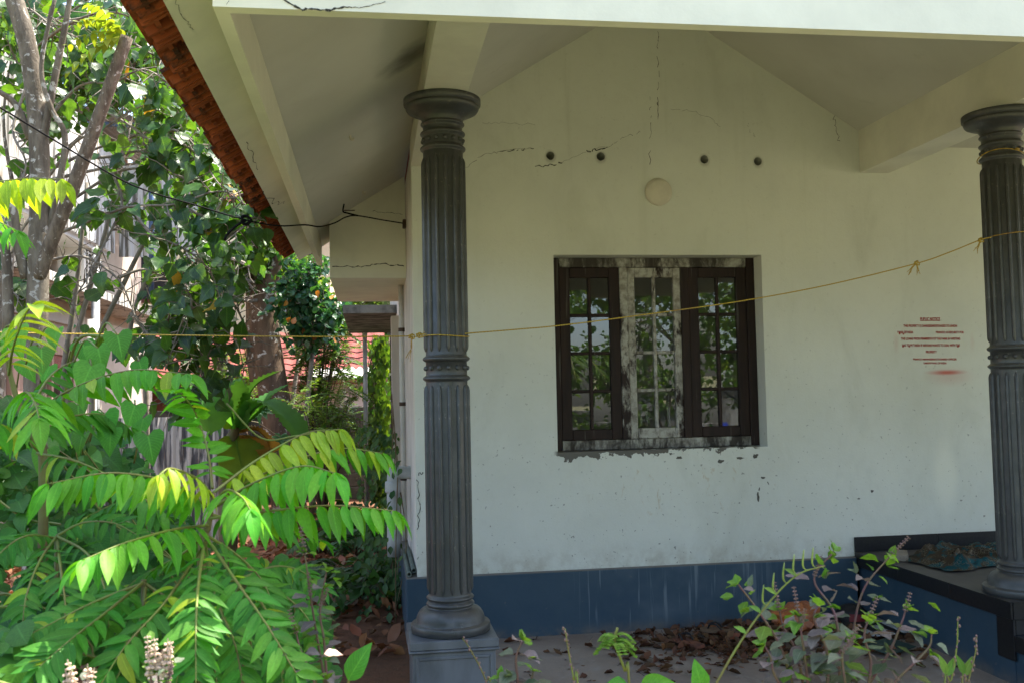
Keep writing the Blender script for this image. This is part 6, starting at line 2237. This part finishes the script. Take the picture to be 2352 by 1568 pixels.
# other stems in front of the floor
m_pod = simple('green_pod', (0.20, 0.27, 0.05), .5, .3, 20, 0)
pw = thing('pod_weed', 'long green weed stem with upright pods crossing the blue plinth', 'weed', (at(1600, 1640, 2.0).x, 2.0, 0))
Q = [Vector((at(1600, 1640, 2.0).x - .03, 2.0, 0)).lerp(at(1605, 1640, 2.0), k / 6) for k in range(6)] + catmull([tuple(at(1605, 1640, 2.0)), tuple(at(1690, 1490, 2.0)), tuple(at(1760, 1390, 2.0)), tuple(at(1830, 1320, 2.0)), tuple(at(1895, 1298, 2.0))], 6)
MB().tube(Q, [.0032 * (1 - .6 * i / len(Q)) for i in range(len(Q))], 6).build('stem', m_rachis, pw, True)
for i in range(len(Q) - 13, len(Q) - 1, 2):
    p = Q[i]
    MB().tube(catmull([p, p + Vector((-.008, 0, .012)), p + Vector((-.004, 0, .045))], 3), [.0009, .0012, .0018, .0022, .0024, .002, .001], 5).build('pod', m_pod, pw, True)
for i in (14, 17, 20, 24):
    leaf_obj('leaf', T_LANCE[0], m_bas_y, pw, Q[i], Vector((-.6, -.2, .4)), Vector((0, -.6, .6)), .035)
mi = thing('feathery_weed', 'small bright feathery weed in front of the plinth', 'weed', (at(1450, 1640, 2.0).x, 2.0, 0))
top = at(1412, 1475, 2.0)
MB().tube(catmull([(at(1450, 1640, 2.0).x, 2.0, 0), tuple(at(1447, 1620, 2.0)), tuple(at(1435, 1540, 2.0)), tuple(top), tuple(at(1418, 1440, 2.0))], 5), .003, 5).build('stem', m_rachis, mi, True)
for k in range(9):
    a_ = k * 2.4
    p = top + Vector((0, 0, .03 * (k / 9) - .01))
    d = Vector((math.cos(a_), math.sin(a_) * .5, .25)).normalized()
    L = Leaves()
    for j in range(8):
        q = p + d * (.006 + .005 * j) + Vector((0, 0, -.0006 * j * j))
        sd = d.cross(Vector((0, 0, 1))).normalized()
        for sg in (-1, 1):
            L.add(T_SMALL[0], q, sd * sg + d * .3, Vector((0, -.3, 1)), .013, 1.2)
    L.build('frond', m_bas_y, mi)
for k, (pth, lab) in enumerate((([(1330, 1640), (1318, 1560), (1305, 1490), (1298, 1442)], 'thin flowering weed spike right of the pedestal'), ([(2170, 1640), (2185, 1560), (2198, 1480), (2200, 1415)], 'thin brown weed spike at the right beside the steps'), ([(2210, 1640), (2225, 1560), (2240, 1500), (2243, 1462)], 'short seed spike at the far right bottom'), ([(1130, 1640), (1115, 1560), (1080, 1490), (1062, 1465)], 'dry brown creeper sprig against the pedestal face'))):
    Yk = 2.0 if k < 3 else 2.3
    t = thing('weed_spike', lab, 'weed', (at(pth[0][0], 1640, Yk).x, Yk, 0), 'thin weed spikes')
    Q = catmull([(at(pth[0][0], 1640, Yk).x, Yk, 0)] + [tuple(at(a_, b_, Yk)) for a_, b_ in pth], 6)
    MB().tube(Q, [.0026 * (1 - .6 * i / len(Q)) for i in range(len(Q))], 5).build('stem', m_rachis, t, True)
    mb = MB()
    for i in range(8, len(Q), 1):
        c = Q[i] + rv(rg, .004)
        rr = rg.uniform(.0018, .0032)
        mb.add([(c.x + v[0] * rr, c.y + v[1] * rr, c.z + v[2] * rr * 1.5) for v in HV], HF)
    mb.build('seed_spike', m_spike, t, kind='stuff')
    if k in (1, 2):
        leaf_obj('leaf', T_LANCE[0], m_bas_y, t, Q[9], Vector((-.3, 0, 1)), Vector((0, -1, .2)), .045)
        leaf_obj('leaf', T_LANCE[0], m_bas_y, t, Q[8], Vector((.6, 0, .8)), Vector((0, -1, .2)), .05)
bl = thing('broad_weed', 'broad green leaves poking up at the bottom edge', 'weed', (at(1600, 1680, 2.0).x, 2.0, 0))
st = MB()
for k, (px, py, d, s) in enumerate(((1612, 1590, (-.15, -.1, 1), .07), (1470, 1580, (.9, -.2, .25), .075), (1440, 1570, (-.7, -.3, .2), .05), (800, 1560, (.45, -.2, .8), .085))):
    p = at(px, py, 2.0)
    st.tube([(p.x, 2.02, 0), tuple(p)], .003, 4)
    leaf_obj('leaf', T_OVATE[k % 3], m_heart, bl, p, d, (0, -.8, .6), s, .8)
st.build('stem', m_rachis, bl)
pl = thing('fallen_pink_leaf', 'single pale pink leaf caught on the spindly basil', 'leaf', tuple(at(765, 1500, 1.85)))
leaf_obj('blade', T_OVATE[0], leafmat('pink_dry_leaf', (.55, .36, .28), (.6, .4, .3), .3, (1.2, 1, .8)), pl, at(745, 1500, 1.85), (1, 0, .02), (0, -.5, 1), .034)
MB().tube([tuple(at(745, 1500, 1.85)), tuple(at(740, 1508, 1.85))], .001, 4).build('leaf_stalk', m_spike, pl)

# ------------------------------------------------------------------ the garden behind the camera (seen in the window panes)
m_gwall = simple('stained_garden_wall', (0.42, 0.42, 0.42), .9, .5, 3, .3, col2=(.14, .13, .12))
gw = thing('garden_wall', 'stained grey garden wall across the front garden', 'wall', (5, -5.2, 0))
MB().box(2.2, 14, -5.4, -5.2, 0, 1.25).build('panel', m_gwall, gw)
MB().box(-12, -2.5, -5.4, -5.2, 0, 1.25).build('panel', m_gwall, gw)
MB().bevbox(2.15, 14, -5.45, -5.15, 1.252, 1.34, .01).build('coping', m_gwall, gw)
cpalm = thing('coconut_palm', 'young coconut palm with long fronds in the front garden', 'palm', (3.1, -4.3, 0))
rg = random.Random(90)
MB().tube(catmull([(3.1, -4.3, 0), (3.05, -4.3, 1.0), (3.1, -4.25, 2.1)], 5), [.16 - .004 * i for i in range(11)], 12).build('trunk', m_bark_pale, cpalm, True)
for k in range(13):
    a_ = 2 * math.pi * k / 13 + rg.uniform(-.2, .2)
    up = rg.uniform(.5, 1.5)
    d = Vector((math.cos(a_), math.sin(a_), 0))
    Lf = 1.9
    Q = [Vector((3.1, -4.25, 2.05)) + d * (Lf * s) + Vector((0, 0, Lf * (up * s - (.75 + .3 * up) * s * s))) for s in np.linspace(0, 1, 15)]
    fr = MB().tube(Q, [.018 * (1 - .8 * i / 15) + .002 for i in range(15)], 5).build('frond', m_rachis, cpalm, True)
    L = Leaves()
    QQ = catmull(Q, 4)
    for i in range(6, len(QQ), 2):
        q = QQ[i]
        s = i / len(QQ)
        tg = (QQ[min(i + 1, len(QQ) - 1)] - QQ[i - 1]).normalized()
        sd = tg.cross(Vector((0, 0, 1))).normalized()
        for sg in (-1, 1):
            L.add(T_LANCE[i % 4], q, sd * sg + tg * .6 + Vector((0, 0, -.35)) + rv(rg, .3), Vector((0, 0, 1)) + rv(rg, .5), .55 * math.sin(math.pi * (.15 + .8 * s)) + .05, .17)
    L.build('leaflets', m_leaf_bright, fr, kind='stuff')
crown_tree('garden_bush', 'broad leafy bush right of the palm in the front garden', 'bush', (5.2, -3.8, 0), (5.2, -3.8, .7), [((4.7, -3.8, 1.5), (.7, .6, .8)), ((5.4, -3.9, 2.3), (.9, .6, .8)), ((5.9, -3.7, 1.3), (.7, .6, .9)), ((5.2, -3.6, .7), (.9, .6, .5)), ((4.3, -4.4, 2.6), (.9, .6, 1)), ((5.6, -4.4, 3.4), (1.2, .6, 1)), ((4.2, -3.4, .8), (.9, .5, .6))], 12, 560, .10, m_leaf_bright, T_OVATE, 71, .06, m_twig_d)
crown_tree('garden_bush', 'dark leafy bush near the blue drum in the front garden', 'bush', (7.2, -3.4, 0), (7.2, -3.4, .8), [((6.9, -3.3, 1.9), (.8, .6, .9)), ((7.8, -3.4, 2.6), (1, .7, .9)), ((7.4, -3.4, .9), (1, .5, .6)), ((6.6, -4, 3), (.8, .6, .8)), ((6.3, -4.2, 1.8), (.8, .6, .9)), ((7.6, -4.2, 3.8), (1.2, .6, 1))], 12, 560, .11, m_leaf_bright, T_OVATE, 72, .06, m_twig_d)
crown_tree('garden_tree', 'large leafy tree over the front garden wall', 'tree', (6.5, -9, 0), (6.5, -9, 3), [((5, -8.5, 4.2), (2, 1.5, 1.6)), ((8, -8.5, 4.8), (2, 1.5, 1.8)), ((6.5, -9, 6), (2.2, 1.5, 1.6)), ((3.4, -9, 5.5), (1.8, 1.5, 1.6))], 12, 700, .22, m_leaf_mid, T_OVATE, 73, .2, m_bark_pale)
crown_tree('garden_tree', 'tree standing by the left end of the front garden wall', 'tree', (-4.5, -6, 0), (-4.5, -6, 3), [((-5, -6, 4.5), (1.8, 1.5, 1.6)), ((-3.2, -6.4, 5.2), (1.8, 1.5, 1.6)), ((-4.4, -5.5, 2.4), (1.4, 1, 1.2))], 12, 600, .2, m_leaf_mid, T_OVATE, 74, .2, m_bark_pale)
crown_tree('garden_hedge', 'tall leafy hedge along the front garden wall', 'hedge', (5.5, -5.9, 0), (5.5, -5.9, 1.2), [((3.6 + k * .95, -5.9 + .2 * (k % 2), 1.6 + 1.1 * (k % 3)), (.95, .5, 1.1)) for k in range(7)], 12, 620, .14, m_leaf_bright, T_LOW, 75, .06, m_twig_d, twigs=False)
m_blue = simple('blue_plastic', (0.012, 0.035, 0.32), .4, .25, 3, .05)
crumple('blue_tarpaulin', 'crumpled heap of blue tarpaulin in the front garden', 'tarpaulin', (6.05, -2.7, 0), (.62, .45, .55), m_blue, 5.7)
bp_ = thing('blue_sheet', 'narrow hanging blue tarpaulin strip in the front garden', 'tarpaulin', (5.5, -2.8, 0))
MB().add([(5.42 + .12 * i / 6 + .03 * math.sin(j * 1.3), -2.8 + .05 * math.sin(i * 1.7 + j * .4), .2 + 1.75 * j / 12) for j in range(13) for i in range(7)], [(j * 7 + i, j * 7 + i + 1, j * 7 + i + 8, j * 7 + i + 7) for j in range(12) for i in range(6)]).build('cloth', m_blue, bp_, True)
MB().tube([(5.39, -2.8, 0), (5.39, -2.8, 2.0)], .02, 8).build('pole', m_pvc, bp_, True)

# grass and weeds over the sunny front garden
L = Leaves()
rg = random.Random(123)
for _ in range(13000):
    x, y = rg.uniform(-7, 11), rg.uniform(-5.1, 3.0)
    if x * x + y * y < .5:
        continue
    L.add(T_LANCE[rg.randrange(4)], (x, y, 0), Vector((rg.uniform(-.8, .8), rg.uniform(-.8, .8), 1)), rv(rg), rg.uniform(.08, .22), .5)
L.build('grass', leafmat('grass_blade', (.12, .17, .03), (.20, .22, .06), .4, (1.4, 1.3, .5)), None, label='rough grass covering the front garden', cat='grass', kind='stuff')
